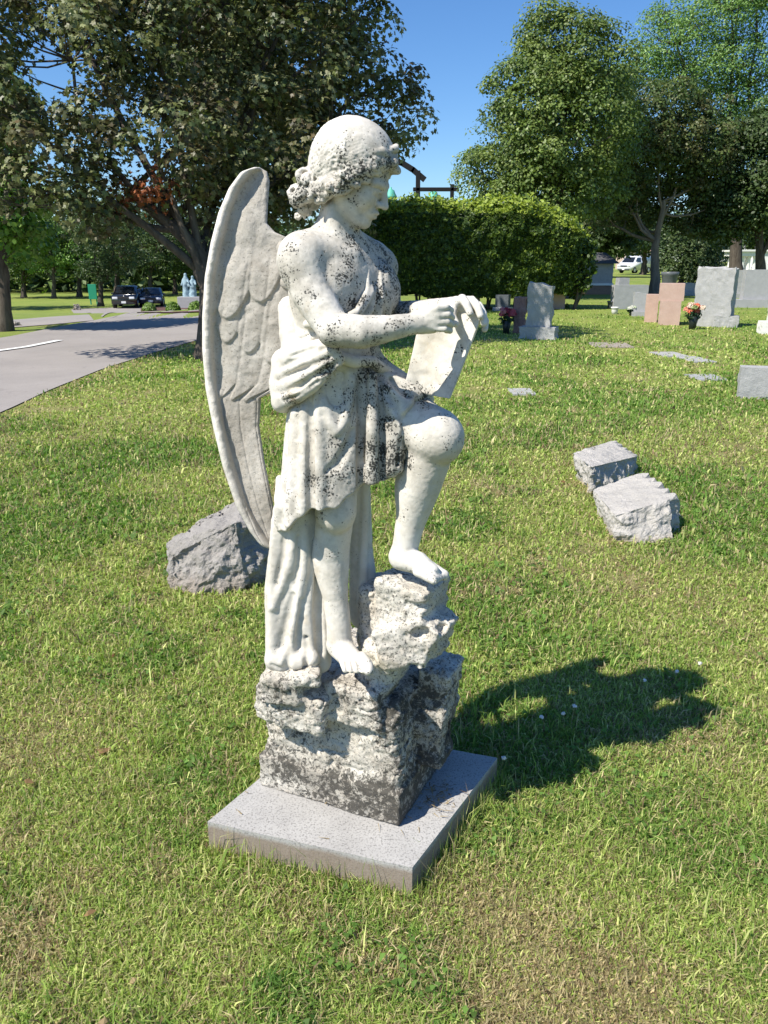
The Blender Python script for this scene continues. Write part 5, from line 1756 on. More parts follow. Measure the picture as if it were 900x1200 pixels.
# ------------------------------------------------------------------ boulders and gravestones
def hull_rock(name, pts, mat, label, cat, amp=.012, group=None, edge=.018, scallop=None, rough_top=1.0):
    pts = np.array(pts, float)
    base = np.array((pts[:, 0].mean(), pts[:, 1].mean(), 0.0))
    root = empty(name, base, label, cat, group)
    bm = bmesh.new()
    for p in pts: bm.verts.new(p)
    bmesh.ops.convex_hull(bm, input=bm.verts[:])
    loose = [v for v in bm.verts if not v.link_faces]
    if loose: bmesh.ops.delete(bm, geom=loose, context='VERTS')
    bmesh.ops.triangulate(bm, faces=bm.faces[:])
    for _ in range(7):
        es = [e for e in bm.edges if e.calc_length() > edge]
        if not es: break
        bmesh.ops.subdivide_edges(bm, edges=es, cuts=1)
        bmesh.ops.triangulate(bm, faces=[f for f in bm.faces if len(f.verts) > 3])
    bm.normal_update()
    co_ = np.array([v.co[:] for v in bm.verts]); no = np.array([v.normal[:] for v in bm.verts])
    a = vnoise(co_ * 9, 61); b_ = vnoise(co_ * 22, 62); c_ = vnoise(co_ * 55, 63); d_ = vnoise(co_ * 120, 64)
    q = a * 2 + b_
    st = (np.floor(q) + sstep((q - np.floor(q) - .3) / .4)) / 2
    k = np.where(no[:, 2] > .55, rough_top, 1.0)
    dis = amp * k * (1.1 * st + .5 * b_ + .38 * c_ + .2 * d_ - .4)
    co2 = co_ + no * dis[:, None]
    if scallop is not None:
        A, B, n, r = scallop        # drilled scallops along the edge A-B of the top
        A = np.array(A); B = np.array(B); L = np.linalg.norm(B - A); dirv = (B - A) / L
        inw = np.cross(dirv, (0, 0, 1)); cc = co_.mean(0)
        if inw @ (cc - A) < 0: inw = -inw
        inw /= np.linalg.norm(inw)
        rel = co_ - A
        s = rel @ dirv / L; dd = rel @ inw
        sh = np.abs(np.sin(np.clip(s, 0, 1) * np.pi * n))
        w = np.clip(1 - dd / .06, 0, 1)
        co2 = co2 + inw * (w * r * (1 - sh))[:, None]
        co2[:, 2] -= w * r * .5 * (1 - sh)
    for v, c in zip(bm.verts, co2): v.co = Vector(c - base)
    bm_obj('stone', bm, mat, root)
    return root

E1 = -.04
def low(u, v): 
    p = PZ(u, v, 0.0); p[2] = E1; return p
# rough boulder left of the angel
hull_rock('rough_boulder', [P(193, 637, 3.78), P(236, 608, 4.0), P(285, 583, 4.12), P(330, 603, 4.05), P(277, 612, 3.72), P(200, 652, 3.72), low(198, 693), low(240, 699), low(288, 694), low(335, 672), low(300, 640), low(215, 660)],
          M['boulder'], 'rough grey granite boulder with slanting top left of the angel', 'boulder', .021, edge=.016, rough_top=.45)
# two slanted markers
hull_rock('slanted_stone', [P(695, 574, 4.98), P(757, 551, 5.18), P(796, 582, 4.56), P(721, 604, 4.44), low(700, 600), low(722, 634), low(757, 638), low(800, 633), low(800, 603), low(750, 590)],
          M['boulder_right'], 'nearer of two pale rough stones with smooth slanting top and notched back edge', 'stone', .016, 'pair of pale slanted stones', edge=.016, scallop=(P(757, 551, 5.18), P(796, 582, 4.56), 5, .06), rough_top=.3)
hull_rock('slanted_stone', [P(671, 531, 5.82), P(720, 515, 6.35), P(749, 534, 5.98), P(693, 547, 5.40), low(677, 560), low(693, 580), low(722, 571), low(748, 556), low(742, 540), low(705, 535)],
          M['boulder_right'], 'farther of two pale rough stones, partly behind the nearer one', 'stone', .018, 'pair of pale slanted stones', edge=.018, scallop=(P(720, 515, 6.35), P(749, 534, 5.98), 5, .06), rough_top=.3)

def slab_mesh(w, d, h, z0, top='flat', amp=.006, yaw=0.0, off=(0, 0), taper=1.0, n=14):
    """a cut stone with slightly irregular pitched faces"""
    bm = bmesh.new()
    r = bmesh.ops.create_cube(bm, size=1.0)
    bmesh.ops.subdivide_edges(bm, edges=bm.edges[:], cuts=n, use_grid_fill=True)
    co_ = np.array([v.co[:] for v in bm.verts])
    x, y, z = co_.T
    zt = z + .5
    tp = 1 - (1 - taper) * zt
    px, py = x * w * tp, y * d
    hh = h * np.ones_like(x)
    if top == 'arch': hh = h * (1 - .16 * (2 * x) ** 2)
    if top == 'serp': hh = h * (1 - .10 * np.abs(2 * x) ** 1.5 + .03 * np.cos(x * 12))
    if top == 'rough': hh = h * (1 + .05 * vnoise(co_ * 7 + h, 3))
    if top == 'slope': hh = h * (1 - .05 * (2 * x) + .02 * np.cos(x * 9))
    pz = z0 + zt * hh
    q = np.stack([px, py, pz], 1)
    nz = vnoise(q * 9 + w * 7, 21) + .6 * vnoise(q * 25 + h, 22)
    nx = np.where(np.abs(np.abs(x) - .5) < 1e-4, np.sign(x), 0); ny = np.where(np.abs(np.abs(y) - .5) < 1e-4, np.sign(y), 0)
    q[:, 0] += nx * amp * nz * 1.0; q[:, 1] += ny * amp * nz * .35
    c, s = math.cos(yaw), math.sin(yaw)
    q = np.stack([q[:, 0] * c - q[:, 1] * s + off[0], q[:, 0] * s + q[:, 1] * c + off[1], q[:, 2]], 1)
    for v, p in zip(bm.verts, q): v.co = p
    return bm

def headstone(name, label, u, vb, wpx, hpx, depth, yaw, mat, top='flat', base=None, amp=.008, group='gravestones on the right lawn', taper=1.0, bmat=None, cat='gravestone'):
    p, s = G(u, vb)
    w, h = wpx * s, hpx * s
    root = empty(name, p, label, cat, group)
    z0 = -.05; hb = 0
    if base:
        bw, bh = base[0] * s, base[1] * s
        bm_obj('plinth', slab_mesh(bw, depth * 1.7, bh + .05, -.05, 'flat', amp * .8, yaw, n=8), bmat or mat, root)
        z0 = bh + .002; hb = bh
    bm_obj('tablet', slab_mesh(w, depth, h - hb - (0 if base else -.05), z0, top, amp, yaw, taper=taper), mat, root)
    return root, p, s

GL = 'gravestones beyond the angel'
R_ = math.radians
headstone('gravestone', 'tall grey rough edged gravestone on a wide base right of the pink flowers', 631, 397, 27, 62, .26, R_(-24), M['grave_grey'], 'slope', (42, 14), .03, GL)
headstone('gravestone', 'narrow red brown rough gravestone beside the vase of pink flowers', 608, 390, 13, 40, .30, R_(-15), M['grave_red'], 'rough', None, .03, GL)
headstone('gravestone', 'dark faced low gravestone under the hedge shadow', 589, 364, 16, 18, .22, R_(-30), M['grave_dark'], 'flat', (20, 4), .006, GL, bmat=M['grave_smooth'])
headstone('gravestone', 'plain pink granite block seen over the tall grey gravestone', 652, 362, 18, 25, .35, R_(-8), M['grave_pink'], 'flat', None, .006, GL)
headstone('gravestone', 'pink granite gravestone just behind the angel left hand', 555, 362, 14, 24, .3, R_(-5), M['grave_pink'], 'arch', None, .006, GL)
def pillar(label, u, vb, wpx, hpx):
    p, s = G(u, vb)
    root = empty('grave_pillar', p, label, 'pillar', GL)
    w, h = wpx * s, hpx * s
    bm = bmesh.new(); bm_box(bm, (0, 0, h * .06), (w, w, h * .16), 0, .02); bm_obj('foot', bm, M['grave_red'], root)
    bm = bmesh.new(); bm_box(bm, (0, 0, h * .5), (w * .72, w * .72, h * .72), 0, .02); bm_obj('shaft', bm, M['grave_red'], root)
    bm = bmesh.new(); bm_box(bm, (0, 0, h * .93), (w, w, h * .14), 0, .03); bm_obj('cap', bm, M['grave_grey'], root)
pillar('square reddish pillar monument with pale cap behind the tall grey gravestone', 615, 360, 14, 34)

headstone('gravestone', 'wide light grey gravestone left of the maple trunk', 736, 362, 40, 27, .35, R_(4), M['grave_smooth'], 'flat', None, .006)
headstone('gravestone', 'small square topped grey stone rising behind the wide grey one', 727, 358, 12, 31, .4, R_(4), M['grave_smooth'], 'flat', None, .006)
headstone('gravestone', 'small pale grey stone in front of the maple trunk', 748, 370, 14, 26, .3, R_(-10), M['grave_smooth'], 'slope', (17, 5), .008)
headstone('gravestone', 'small pink granite block left of the larger pink one', 762, 377, 14, 31, .5, R_(-18), M['grave_pink'], 'flat', None, .005)
headstone('gravestone', 'large pink granite block with stepped top', 783, 380, 23, 27, .75, R_(-18), M['grave_pink'], 'flat', None, .005)
p_, s_ = G(783, 380)
o_ = bpy.data.objects[[o.name for o in bpy.data.objects if o.get('label', '').startswith('large pink')][0]]
bm_obj('upper_block', slab_mesh(27 * s_, .7, 19 * s_, 27 * s_ + .002, 'flat', .005, R_(-18)), M['grave_pink'], o_)
headstone('gravestone', 'massive grey rough sided gravestone right of the coral flowers', 834, 382, 40, 64, .62, R_(-30), M['grave_grey'], 'rough', None, .028)
headstone('gravestone', 'low rough grey block at the foot of the massive gravestone', 850, 383, 26, 13, .4, R_(-20), M['grave_grey'], 'flat', None, .03)
headstone('gravestone', 'broad smooth grey gravestone on long base near the right edge', 888, 360, 40, 42, .4, R_(-6), M['grave_smooth'], 'flat', (66, 9), .004)
headstone('gravestone', 'grey stone filling the gap between the massive and the broad one', 862, 349, 24, 31, .4, R_(0), M['grave_grey'], 'flat', (30, 5), .006)
headstone('gravestone', 'low white stone base cut by the right edge of the picture', 903, 391, 26, 14, .5, R_(-12), M['white_stone'], 'flat', None, .01)
headstone('gravestone', 'upright white stone standing at the right picture edge', 908, 388, 18, 42, .3, R_(-12), M['white_stone'], 'flat', None, .01)
headstone('grave_marker', 'low grey block marker in the open lawn at the right edge', 885, 466, 40, 36, .22, R_(-16), M['grave_grey'], 'flat', None, .012, None, cat='grave marker')
headstone('gravestone', 'far grey stone between the maple trunk and the evergreen', 806, 346, 22, 14, .5, R_(0), M['grave_grey'], 'arch', (28, 4), .006)
headstone('gravestone', 'far low white ledger stone behind the massive gravestone', 822, 343, 30, 9, .5, R_(0), M['white_stone'], 'flat', None, .006)

def urn(label, u, vb, hpx, mat, group):
    p, s = G(u, vb); h = hpx * s
    root = empty('stone_urn', p, label, 'urn', group)
    bm = bmesh.new(); bm_lathe(bm, [(.24 * h, -.02), (.24 * h, .1 * h), (.12 * h, .16 * h), (.1 * h, .3 * h), (.2 * h, .42 * h), (.25 * h, .62 * h), (.28 * h, .86 * h), (.31 * h, .9 * h), (.31 * h, h), (.26 * h, h), (.2 * h, .9 * h)])
    bm_obj('bowl', bm, mat, root, True)
urn('dark round urn standing behind the pink granite blocks', 782, 352, 32, M['grave_dark'], None)
def pot(label, u, vb, hpx, mat):
    p, s = G(u, vb); h = hpx * s
    root = empty('grave_pot', p, label, 'pot', 'small pots beside the wide grey gravestone')
    bm = bmesh.new(); bm_lathe(bm, [(.4 * h, -.02), (.46 * h, .5 * h), (.5 * h, .8 * h), (.56 * h, .82 * h), (.56 * h, h), (.46 * h, h), (.4 * h, .85 * h)])
    bm_obj('pot_body', bm, mat, root, True)
pot('small dark pot left of the wide grey gravestone', 716, 362, 9, M['grave_dark'])
pot('small pale pot in front of the dark one', 720, 368, 8, M['white_stone'])

M['vase_dark'] = mat_plain('dark_vase', (.015, .02, .018), .4)
M['stem_green'] = mat_plain('flower_greenery', (.03, .07, .025), .7)
def bouquet(label, u, vb, hpx, wpx, cols, dark=True):
    p, s = G(u, vb)
    root = empty('flower_vase', p, label, 'flowers', 'flower vases at the graves')
    h = hpx * s; w = wpx * s
    bm = bmesh.new(); bm_lathe(bm, [(w * .16, -.02), (w * .18, h * .2), (w * .26, h * .48), (w * .22, h * .5)], seg=14)
    bm_obj('vase', bm, M['vase_dark'], root, True)
    n = 240
    d = RNG.normal(0, 1, (n, 3)); d /= np.linalg.norm(d, axis=1)[:, None]
    pos = p + np.array((0, 0, h * .56)) + d * np.array((w * .42, w * .35, h * .26)) * RNG.random((n, 1)) ** .4
    v, f, K = leaf_mesh(pos, d + RNG.normal(0, .4, (n, 3)), RNG.uniform(.02, .05, n), 'oval')
    mesh_np('greenery', v, f, M['leaf'], root, smooth=False, cols=np.tile((.02, .055, .02), (len(v), 1)))
    for k in range(11):
        a = RNG.uniform(0, 6.28); rr = RNG.uniform(0, .42) * w
        c = p + np.array((math.cos(a) * rr, math.sin(a) * rr * .8 - .03, h * RNG.uniform(.66, .92)))
        m = 34
        dd = RNG.normal(0, 1, (m, 3)); dd[:, 2] = np.abs(dd[:, 2]); dd /= np.linalg.norm(dd, axis=1)[:, None]
        rad = w * RNG.uniform(.16, .22)
        v, f, K = leaf_mesh(c + dd * rad * .7, dd + RNG.normal(0, .2, (m, 3)), RNG.uniform(.5, .8, m) * rad, 'oval')
        cc = np.array(cols[k % len(cols)]) * RNG.uniform(.8, 1.2, m)[:, None]
        mesh_np('bloom', v, f, M['petal'], root, smooth=False, cols=np.repeat(cc, K, 0))
M['petal'] = mat_leaf('petal', .25, .7, .1)
bouquet('dark vase of pink flowers left of the red brown gravestone', 593, 391, 30, 22, [(.62, .16, .18), (.70, .30, .30), (.45, .08, .12)])
bouquet('dark vase of coral flowers left of the massive grey gravestone', 811, 386, 30, 24, [(.80, .25, .15), (.82, .38, .28), (.75, .62, .50), (.30, .35, .15)])
bouquet('small bunch of white flowers on the grass before the wide grey gravestone', 740, 370, 11, 14, [(.7, .7, .62), (.6, .65, .5)])

def flat_marker(label, u, v, wpx, hpx, mat):
    p, s = G(u, v); p1, _ = G(u, v - hpx / 2); p2, _ = G(u, v + hpx / 2)
    d = np.linalg.norm(p1 - p2); w = wpx * s
    root = empty('flat_marker', p, label, 'flat marker', 'flat grave markers set in the lawn')
    bm = slab_mesh(w, d, .075, -.055, 'flat', .008, RNG.uniform(-.1, .1), n=5)
    bm_obj('marker_plate', bm, mat, root)
for a in (('flat grey marker sunk in the grass right of the scroll', 611, 460, 27, 7, M['grave_grey']),
          ('pale flat marker near the low block at the right edge', 827, 443, 34, 6, M['grave_smooth']),
          ('farther flat grey marker in line with the maple', 784, 416, 30, 5, M['grave_grey']),
          ('flat marker just right of the farther grey one', 815, 422, 26, 6, M['grave_grey']),
          ('wide worn marker flush with the turf in the middle distance', 715, 405, 44, 5, M['boulder'])):
    flat_marker(*a)

# rocks by the drive
def small_rock(label, u, v, wpx, hpx):
    p, s = G(u, v); w, h = wpx * s, hpx * s
    pts = []
    for k in range(16):
        a = k * 2.399; zz = (k % 4) / 3
        pts.append(p + np.array((math.cos(a) * w * .5 * (1 - .35 * zz), math.sin(a) * w * .35 * (1 - .3 * zz), h * zz - .05)))
    hull_rock('field_rock', pts, M['boulder'], label, 'rock', .05, 'rocks beside the drive', edge=w * .06)
small_rock('grey field rock on the grass left of the green sign', 90, 364, 11, 8)
small_rock('low rock on the grass tongue between the two drives', 20, 382, 17, 6)
p_, s_ = G(231, 424)

M['bushleaf'] = M['leaf']
def shrub(label, u, v, wpx, hpx, pal, name='low_shrub', group='low shrubs on the mulch bed', n=900, ls=.05):
    p, s = G(u, v); w, h = wpx * s, hpx * s
    root = empty(name, p, label, 'shrub', group)
    d = RNG.normal(0, 1, (n, 3)); d /= np.linalg.norm(d, axis=1)[:, None]; d[:, 2] = np.abs(d[:, 2])
    pos = p + d * np.array((w / 2, w / 2, h)) * (.75 + .3 * RNG.random((n, 1)))
    v_, f, K = leaf_mesh(pos, d + RNG.normal(0, .4, (n, 3)), RNG.uniform(.7, 1.2, n) * ls, 'quad')
    c = np.array(pal)[RNG.integers(0, len(pal), n)]
    mesh_np('foliage', v_, f, M['leaf'], root, smooth=False, cols=np.repeat(c, K, 0))
    bm = bmesh.new()
    r = bmesh.ops.create_icosphere(bm, subdivisions=2, radius=1)
    for q in r['verts']: q.co = Vector((q.co.x * w * .40, q.co.y * w * .40, max(q.co.z, -.05) * h * .82))
    bm_obj('twigs', bm, M['twigs'], root, True)
LIME = [(.13, .22, .04), (.18, .28, .06), (.10, .17, .03)]
shrub('left low green shrub of the mulch bed', 175, 365, 17, 10, LIME, ls=.09)
shrub('middle low green shrub of the mulch bed in front of the memorial', 203, 364, 16, 9, LIME, ls=.09)
shrub('right low green shrub of the mulch bed touching the wing', 230, 363, 16, 9, LIME, ls=.09)
shrub('round clipped green bush beside the broad grey gravestone', 899, 352, 16, 22, GREEN, 'round_bush', None, 1500, .045)
shrub('tiny plant at the foot of the plain pink block', 664, 362, 7, 6, GREEN, 'small_plant', None, 300, .03)
def bed():
    pl = [gp(160, 367), gp(200, 367.5), gp(245, 366)]; pr = [gp(165, 360), gp(200, 360), gp(245, 359)]
    M['mulch'] = mat_plain('red_brown_mulch', (.10, .05, .04), .95, 0, .5, 3)
    strip('mulch_bed', pl, pr, M['mulch'], .035, 'red brown mulch bed beside the car park', 30, 6)
bed()
# ------------------------------------------------------------------ buildings, vehicles, signs
M['shingle'] = mat_stone('grey_shingle', (.34, .34, .35), (.42, .42, .43), (.26, .26, .27), 12, .5, .4, .9, None, 6)
M['brownwall'] = mat_stone('brown_brick', (.24, .16, .12), (.30, .21, .16), (.15, .10, .08), 12, .5, .3, .9, None, 6)
M['whitepaint'] = mat_plain('white_paint', (.75, .75, .73), .5)
M['darkglass'] = mat_plain('dark_glass', (.012, .014, .017), .06, 0, .1, 5, .8)
M['greenpaint'] = mat_plain('green_sign_paint', (.02, .26, .16), .5)
M['timber'] = mat_plain('black_timber', (.008, .008, .010), .8)
M['verdigris'] = mat_plain('verdigris', (.10, .42, .33), .6)
M['palebluestone'] = mat_stone('pale_blue_bronze', (.20, .30, .36), (.34, .44, .48), (.12, .25, .33), 14, .5, .2, .7, None, 8)
M['tyre'] = mat_plain('tyre', (.015, .015, .015), .85)
M['rim'] = mat_plain('rim', (.5, .5, .52), .3, .8)
M['lamp'] = mat_plain('lamp_lens', (.85, .86, .88), .1, .2, .05, 5, .8)
M['blackcar'] = mat_plain('black_car_paint', (.012, .012, .015), .15, 0, .05, 5, .6, 1.0)
M['bluecar'] = mat_plain('dark_blue_car_paint', (.035, .05, .085), .15, .3, .05, 5, .6, 1.0)
M['whitecar'] = mat_plain('white_car_paint', (.72, .74, .78), .25, 0, .04, 5, .5, 1.0)
M['trim'] = mat_plain('black_trim', (.02, .02, .022), .6)
M['housewall'] = mat_plain('beige_wall', (.55, .42, .34), .9)

def low_building():
    Y = 40.0
    x0, x1 = P(640, 320, Y)[0], P(719, 320, Y)[0]
    zg = T(x0, Y); w = x1 - x0
    zf = P(690, 334, Y)[2]; zw = P(690, 309, Y)[2]; zr = P(690, 296, Y + 2.5)[2]
    root = empty('low_building', ((x0 + x1) / 2, Y + 2.5, zg), 'low grey clapboard building on brown brick footing at the right end of the hedge', 'building')
    bm = bmesh.new(); bm_box(bm, (0, 0, zf / 2 - .1), (w, 5, zf + .2)); bm_obj('footing', bm, M['brownwall'], root)
    bm = bmesh.new()
    n = 7
    for k in range(n):
        h = (zw - zf) / n
        bm_box(bm, (0, 0, zf + .004 + h * (k + .5)), (w - .02 - .02 * (k % 2), 4.98 - .03 * (k % 2), h - .002))
    bm_obj('clapboard_wall', bm, M['shingle'], root)
    bm = bmesh.new(); bm_box(bm, (0, -2.53, zf + .03), (w + .06, .05, .10)); bm_obj('skirting_board', bm, M['whitepaint'], root)
    bm = bmesh.new()
    e = zw + .006
    vs = [bm.verts.new(c) for c in ((-w / 2 - .2, -2.8, e), (w / 2 + .2, -2.8, e), (w / 2 + .2, 2.8, e), (-w / 2 - .2, 2.8, e), (-w / 2 - .2, 0, zr), (w / 2 + .2, 0, zr))]
    for f in ((0, 1, 5, 4), (2, 3, 4, 5), (1, 2, 5), (3, 0, 4), (0, 3, 2, 1)): bm.faces.new([vs[i] for i in f])
    bm_obj('roof', bm, M['darkroof'], root)
M['darkroof'] = mat_stone('dark_shingle', (.07, .07, .075), (.11, .11, .115), (.04, .04, .04), 12, .5, .4, .9, None, 6)
low_building()

def bell_frame():
    Y = 38.0
    b = P(500, 305, Y); b = np.array((b[0], Y, T(b[0], Y)))
    root = empty('bell_frame', b, 'black timber bell frame with arched beam rising over the hedge', 'frame')
    def L(u, v, dy=0): return Vector(P(u, v, Y + dy) - b)
    s = PX(500, 220, Y)
    for u, vt in ((490, 200), (530, 216), (452, 222)):
        q = L(u, vt); bm = bmesh.new()
        bm_box(bm, (q.x, 0, q.z / 2), (5.2 * s * (1 if u < 500 else .8), .24, q.z), 0, .02)
        bm_obj('post', bm, M['timber'], root)
    bm = bmesh.new()
    pts = [L(440, 188), L(456, 187), L(471, 191), L(484, 199), L(497, 210)]
    for a, c in zip(pts[:-1], pts[1:]):
        m = (a + c) / 2; d = (c - a)
        r = bmesh.ops.create_cube(bm, size=1)
        R = Matrix.Rotation(-math.atan2(d.z, d.x), 3, 'Y')
        for v in r['verts']: v.co = R @ Vector((v.co.x * (d.length + .10), v.co.y * .22, v.co.z * 6.0 * s)) + m
    bm_obj('arched_beam', bm, M['timber'], root)
    q = L(511, 222); bm = bmesh.new(); bm_box(bm, (q.x, -.02, q.z), (54 * s, .20, 4.2 * s), 0, .02); bm_obj('cross_beam', bm, M['timber'], root)
    for u, v in ((508, 230), (458, 228)):
        q = L(u, v); bm = bmesh.new()
        bm_lathe(bm, [(.30, -.12), (.26, 0), (.20, .10), (.16, .22), (.05, .28), (.04, .36)], (q.x, q.y, q.z - .05), 16)
        bm_obj('bell', bm, M['verdigris'], root, True)
bell_frame()

def mausoleum():
    Y = 78.0
    b = P(881, 305, Y); b = np.array((b[0], Y, T(b[0], Y)))
    root = empty('columned_mausoleum', b, 'white stone mausoleum with open columns near the right edge', 'mausoleum')
    s = PX(881, 305, Y); W = 28 * s; ht = 27 * s + b[2] * 0
    top = P(881, 295, Y)[2] - b[2]
    for k in range(4):
        for yy in (0, 3.0):
            bm = bmesh.new(); x = -W / 2 + .3 + k * (W - .6) / 3
            bm_lathe(bm, [(.24, 0), (.24, .15), (.17, .2), (.15, top - .6), (.22, top - .5), (.22, top - .42)], (x, yy, 0), 12)
            bm_obj('column', bm, M['white_stone'], root, True)
    bm = bmesh.new(); bm_box(bm, (0, 1.5, top - .2), (W + .3, 3.8, .42), 0, .04); bm_box(bm, (0, 1.5, top + .1), (W + .7, 4.2, .16)); bm_obj('roof_slab', bm, M['white_stone'], root)
    bm = bmesh.new(); bm_box(bm, (0, 1.5, .05), (W + .4, 4.0, .3)); bm_obj('floor_step', bm, M['white_stone'], root)
mausoleum()
def far_house(u, Y, wpx, vt, label, mat, roofmat):
    b = P(u, 305, Y); b = np.array((b[0], Y, T(b[0], Y))); s = PX(u, 305, Y)
    w = wpx * s; h = P(u, vt, Y)[2] - b[2]
    root = empty('far_house', b, label, 'house')
    bm = bmesh.new(); bm_box(bm, (0, 0, h * .33), (w, 8, h * .66)); bm_obj('wall', bm, mat, root)
    bm = bmesh.new()
    e = h * .66
    vs = [bm.verts.new(c) for c in ((-w * .54, -4.4, e), (w * .54, -4.4, e), (w * .54, 4.4, e), (-w * .54, 4.4, e), (-w * .54, 0, h), (w * .54, 0, h))]
    for f in ((0, 1, 5, 4), (2, 3, 4, 5), (1, 2, 5), (3, 0, 4), (0, 3, 2, 1)): bm.faces.new([vs[i] for i in f])
    bm_obj('roof', bm, roofmat, root)
    for k in range(3):
        bm = bmesh.new(); bm_box(bm, (-w * .33 + k * w * .33, -4.02, h * .36), (w * .12, .08, h * .24)); f_ = bm_obj('window', bm, M['whitepaint'], root)
        bm = bmesh.new(); bm_box(bm, (-w * .33 + k * w * .33, -4.07, h * .36), (w * .09, .04, h * .19)); bm_obj('pane', bm, M['darkglass'], f_)
far_house(746, 150, 34, 284, 'far beige house above the white van', M['housewall'], M['brownwall'])
far_house(905, 120, 50, 280, 'far white house behind the columned mausoleum', M['whitepaint'], M['shingle'])

def profile_solid(bm, prof, w, tum=0.0, x=0.0):
    """prof: list of (y forward, z); extruded over width; upper points drawn in by tum"""
    zmax = max(p[1] for p in prof); zmin = min(p[1] for p in prof)
    A, B = [], []
    for y, z in prof:
        t = max(0, (z - zmin) / (zmax - zmin) - .45) / .55
        hw = w / 2 - tum * t
        A.append(bm.verts.new((x - hw, y, z))); B.append(bm.verts.new((x + hw, y, z)))
    n = len(prof)
    bm.faces.new(A); bm.faces.new(B[::-1])
    for i in range(n): bm.faces.new((A[i], B[i], B[(i + 1) % n], A[(i + 1) % n]))

def vehicle(name, label, cat, u, v, yaw, paint, kind, group=None, Yfix=None):
    if Yfix: 
        b = P(u, 305, Yfix); b = np.array((b[0], Yfix, T(b[0], Yfix)))
    else: b, _ = G(u, v)
    root = empty(name, b, label, cat, group, rz=yaw)
    if kind == 'suv':
        w, wb = 1.86, 1.38
        prof = [(-2.3, .32), (-2.34, .72), (-2.28, .98), (-1.20, 1.08), (-.55, 1.60), (.1, 1.70), (1.5, 1.66), (2.1, 1.15), (2.28, .95), (2.3, .35)]
        ws = [(-1.26, 1.10), (-.62, 1.585)]; hd_z = .82; r = .36
        side = [(-.98, 1.12), (-.50, 1.54), (1.35, 1.56), (1.80, 1.14)]
    elif kind == 'sedan':
        w, wb = 1.82, 1.42
        prof = [(-2.35, .28), (-2.38, .62), (-2.25, .82), (-1.1, .94), (-.35, 1.42), (.35, 1.48), (1.0, 1.40), (1.75, 1.02), (2.3, .96), (2.35, .32)]
        ws = [(-1.12, .96), (-.42, 1.40)]; hd_z = .68; r = .33
        side = [(-.86, .98), (-.32, 1.36), (.9, 1.34), (1.40, 1.00)]
    else:
        w, wb = 2.0, 1.7
        prof = [(-2.7, .35), (-2.75, .80), (-2.60, 1.12), (-1.9, 1.30), (-1.25, 2.0), (-.9, 2.15), (2.5, 2.2), (2.7, 2.0), (2.75, .4)]
        ws = [(-1.92, 1.32), (-1.30, 1.96)]; hd_z = .92; r = .38
        side = [(-1.65, 1.35), (-1.15, 1.92), (-.30, 1.92), (-.30, 1.35)]
    bm = bmesh.new(); profile_solid(bm, prof, w, .16)
    bmesh.ops.bevel(bm, geom=bm.edges[:], offset=.05, segments=2, affect='EDGES')
    bm_obj('body', bm, paint, root, True)
    zm = max(p[1] for p in prof); z0 = min(p[1] for p in prof)
    def hwid(z): return w / 2 - .16 * max(0, (z - z0) / (zm - z0) - .45) / .55
    bm = bmesh.new()
    (ya, za), (yb, zb) = ws
    nrm = Vector((0, -(zb - za), (yb - ya))).normalized() * .035
    q = [Vector((-hwid(za) + .14, ya, za)), Vector((hwid(za) - .14, ya, za)), Vector((hwid(zb) - .16, yb, zb)), Vector((-hwid(zb) + .16, yb, zb))]
    lo = [bm.verts.new(p) for p in q]; hi = [bm.verts.new(p + nrm) for p in q]
    bm.faces.new(hi); bm.faces.new(lo[::-1])
    for i in range(4): bm.faces.new((lo[i], lo[(i + 1) % 4], hi[(i + 1) % 4], hi[i]))
    bm_obj('windscreen', bm, M['darkglass'], root)
    for sd in (-1, 1):
        bm = bmesh.new()
        a = [bm.verts.new((sd * (hwid(z) - .04), y, z)) for y, z in side]; c = [bm.verts.new((sd * (hwid(z) + .018), y, z)) for y, z in side]
        bm.faces.new(a); bm.faces.new(c[::-1])
        for i in range(4): bm.faces.new((a[i], c[i], c[(i + 1) % 4], a[(i + 1) % 4]))
        bm_obj('side_window', bm, M['darkglass'], root)
        bm = bmesh.new(); bm_box(bm, (sd * (w / 2 - .30), prof[1][0] + .02, hd_z), (.40, .12, .17), 0, .03); bm_obj('headlight', bm, M['lamp'], root, True)
        bm = bmesh.new(); bm_box(bm, (sd * (w / 2 + .09), ws[0][0] + .35, ws[0][1] + .02), (.20, .12, .14), 0, .03); bm_obj('mirror', bm, paint, root, True)
        for yy in (-wb, wb):
            bm = bmesh.new()
            R = Matrix.Rotation(math.pi / 2, 3, 'Y')
            rr = bmesh.ops.create_cone(bm, cap_ends=True, segments=24, radius1=r, radius2=r, depth=.24)
            for q_ in rr['verts']: q_.co = R @ q_.co + Vector((sd * (w / 2 - .10), yy, r))
            wh = bm_obj('wheel', bm, M['tyre'], root, True)
            bm = bmesh.new(); rr = bmesh.ops.create_cone(bm, cap_ends=True, segments=20, radius1=r * .62, radius2=r * .55, depth=.02)
            for q_ in rr['verts']: q_.co = R @ q_.co + Vector((sd * (w / 2 + .03), yy, r))
            bm_obj('rim', bm, M['rim'], wh)
    bm = bmesh.new(); bm_box(bm, (0, prof[1][0] + .0, hd_z - .02), (w * .46, .08, .18), 0, .02); bm_box(bm, (0, prof[0][0] - .0, .42), (w * .8, .10, .16), 0, .02)
    bm_obj('grille', bm, M['trim'], root)
    bm = bmesh.new(); bm_box(bm, (0, prof[1][0] - .06, .50), (.34, .02, .16)); bm_obj('number_plate', bm, M['whitepaint'], root)
    return root
vehicle('parked_car', 'black car parked in front, facing the drive', 'car', 151, 360, R_(9), M['blackcar'], 'suv', 'cars parked by the memorial')
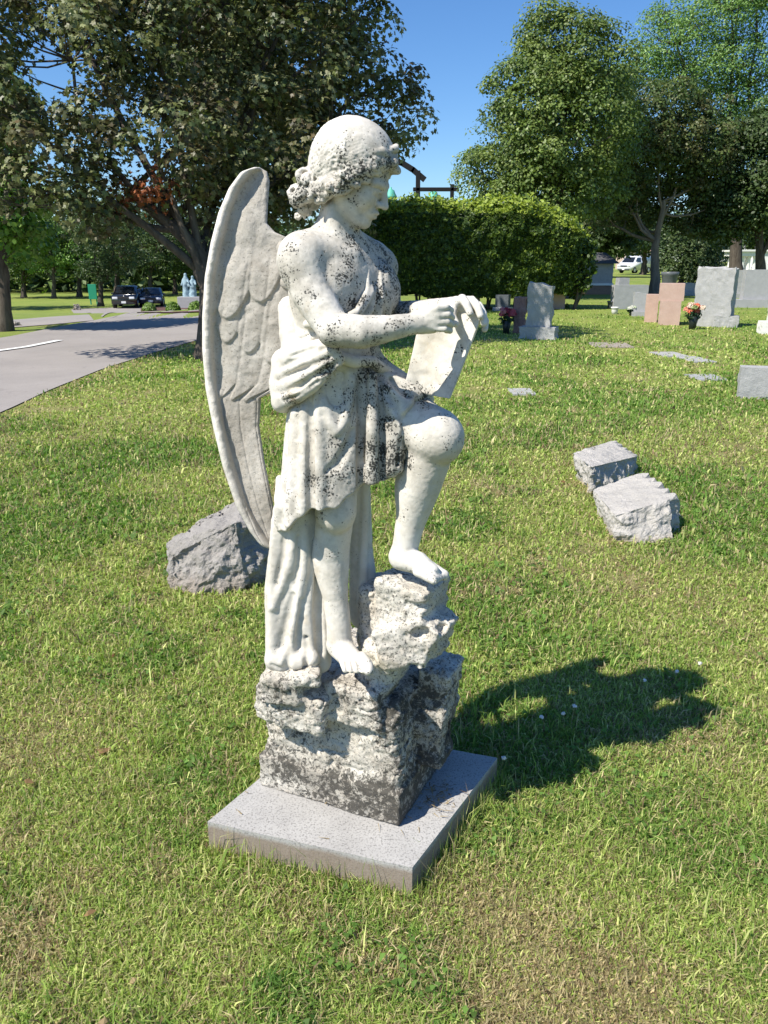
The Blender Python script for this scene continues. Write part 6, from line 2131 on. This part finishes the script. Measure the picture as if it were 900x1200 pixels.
vehicle('parked_car', 'dark blue car parked just right of the black one', 'car', 179, 358.5, R_(13), M['bluecar'], 'sedan', 'cars parked by the memorial')
vehicle('parked_van', 'white van parked in front of the far beige house', 'van', 745, 320, R_(-48), M['whitecar'], 'van', Yfix=108)

def sign():
    b, s = G(110, 357)
    root = empty('park_sign', b, 'plain green upright sign board on two short legs beside a dark trunk', 'sign')
    w, h = 9.5 * s, 17 * s
    bm = bmesh.new(); bm_box(bm, (0, 0, 6 * s + h / 2), (w, .10, h), 0, .02); bm_obj('board', bm, M['greenpaint'], root)
    for sd in (-1, 1):
        bm = bmesh.new(); bm_box(bm, (sd * w * .38, .10, 8 * s), (.09, .09, 16 * s + .1)); bm_obj('leg', bm, M['greenpaint'], root)
sign()

def memorial():
    b, s = G(224, 361)
    root = empty('blue_memorial', b, 'pale blue figure monument on grey plinth half hidden by the wing', 'statue')
    bm = bmesh.new(); bm_box(bm, (0, 0, 6.5 * s), (26 * s, 1.4, 13 * s), 0, .03); bm_obj('plinth', bm, M['grave_smooth'], root)
    # two draped standing figures
    S = Sculpt()
    k = s * 1.0
    for dx, hh in ((-4.5, 26), (3.5, 23)):
        def q(x, z, y=0): return np.array(b) + np.array(((dx + x) * k, y, (13 + z) * k))
        S.add(seg_prim(q(0, 0), q(0, hh * .55), 4.2 * k, 2.8 * k), .1)
        S.add(seg_prim(q(0, hh * .5), q(.3, hh * .78), 3.0 * k, 2.6 * k), .1)
        S.add(ell_prim(q(.4, hh * .93), (1.7 * k, 1.7 * k, 2.1 * k)), .08)
        S.add(seg_prim(q(-2.6, hh * .74), q(-4.4, hh * .50, -.15), 1.3 * k, 1.0 * k), .08)
        S.add(seg_prim(q(2.6, hh * .74), q(5.0, hh * .60, -.3), 1.3 * k, 1.0 * k), .08)
        S.add(seg_prim(q(-3, 2), q(-2, hh * .5), 1.6 * k, 1.2 * k), .05)
        S.add(seg_prim(q(2.8, 2), q(1.6, hh * .5), 1.6 * k, 1.2 * k), .05)
    lo = np.array(b) + np.array((-12 * k, -1.2, 12.5 * k)); hi = np.array(b) + np.array((12 * k, 1.2, 45 * k))
    v, f = S.mesh(lo, hi, .05, lambda p: .04 * vnoise(p * 5, 3))
    mesh_np('figures', v, f, M['palebluestone'], root)
memorial()
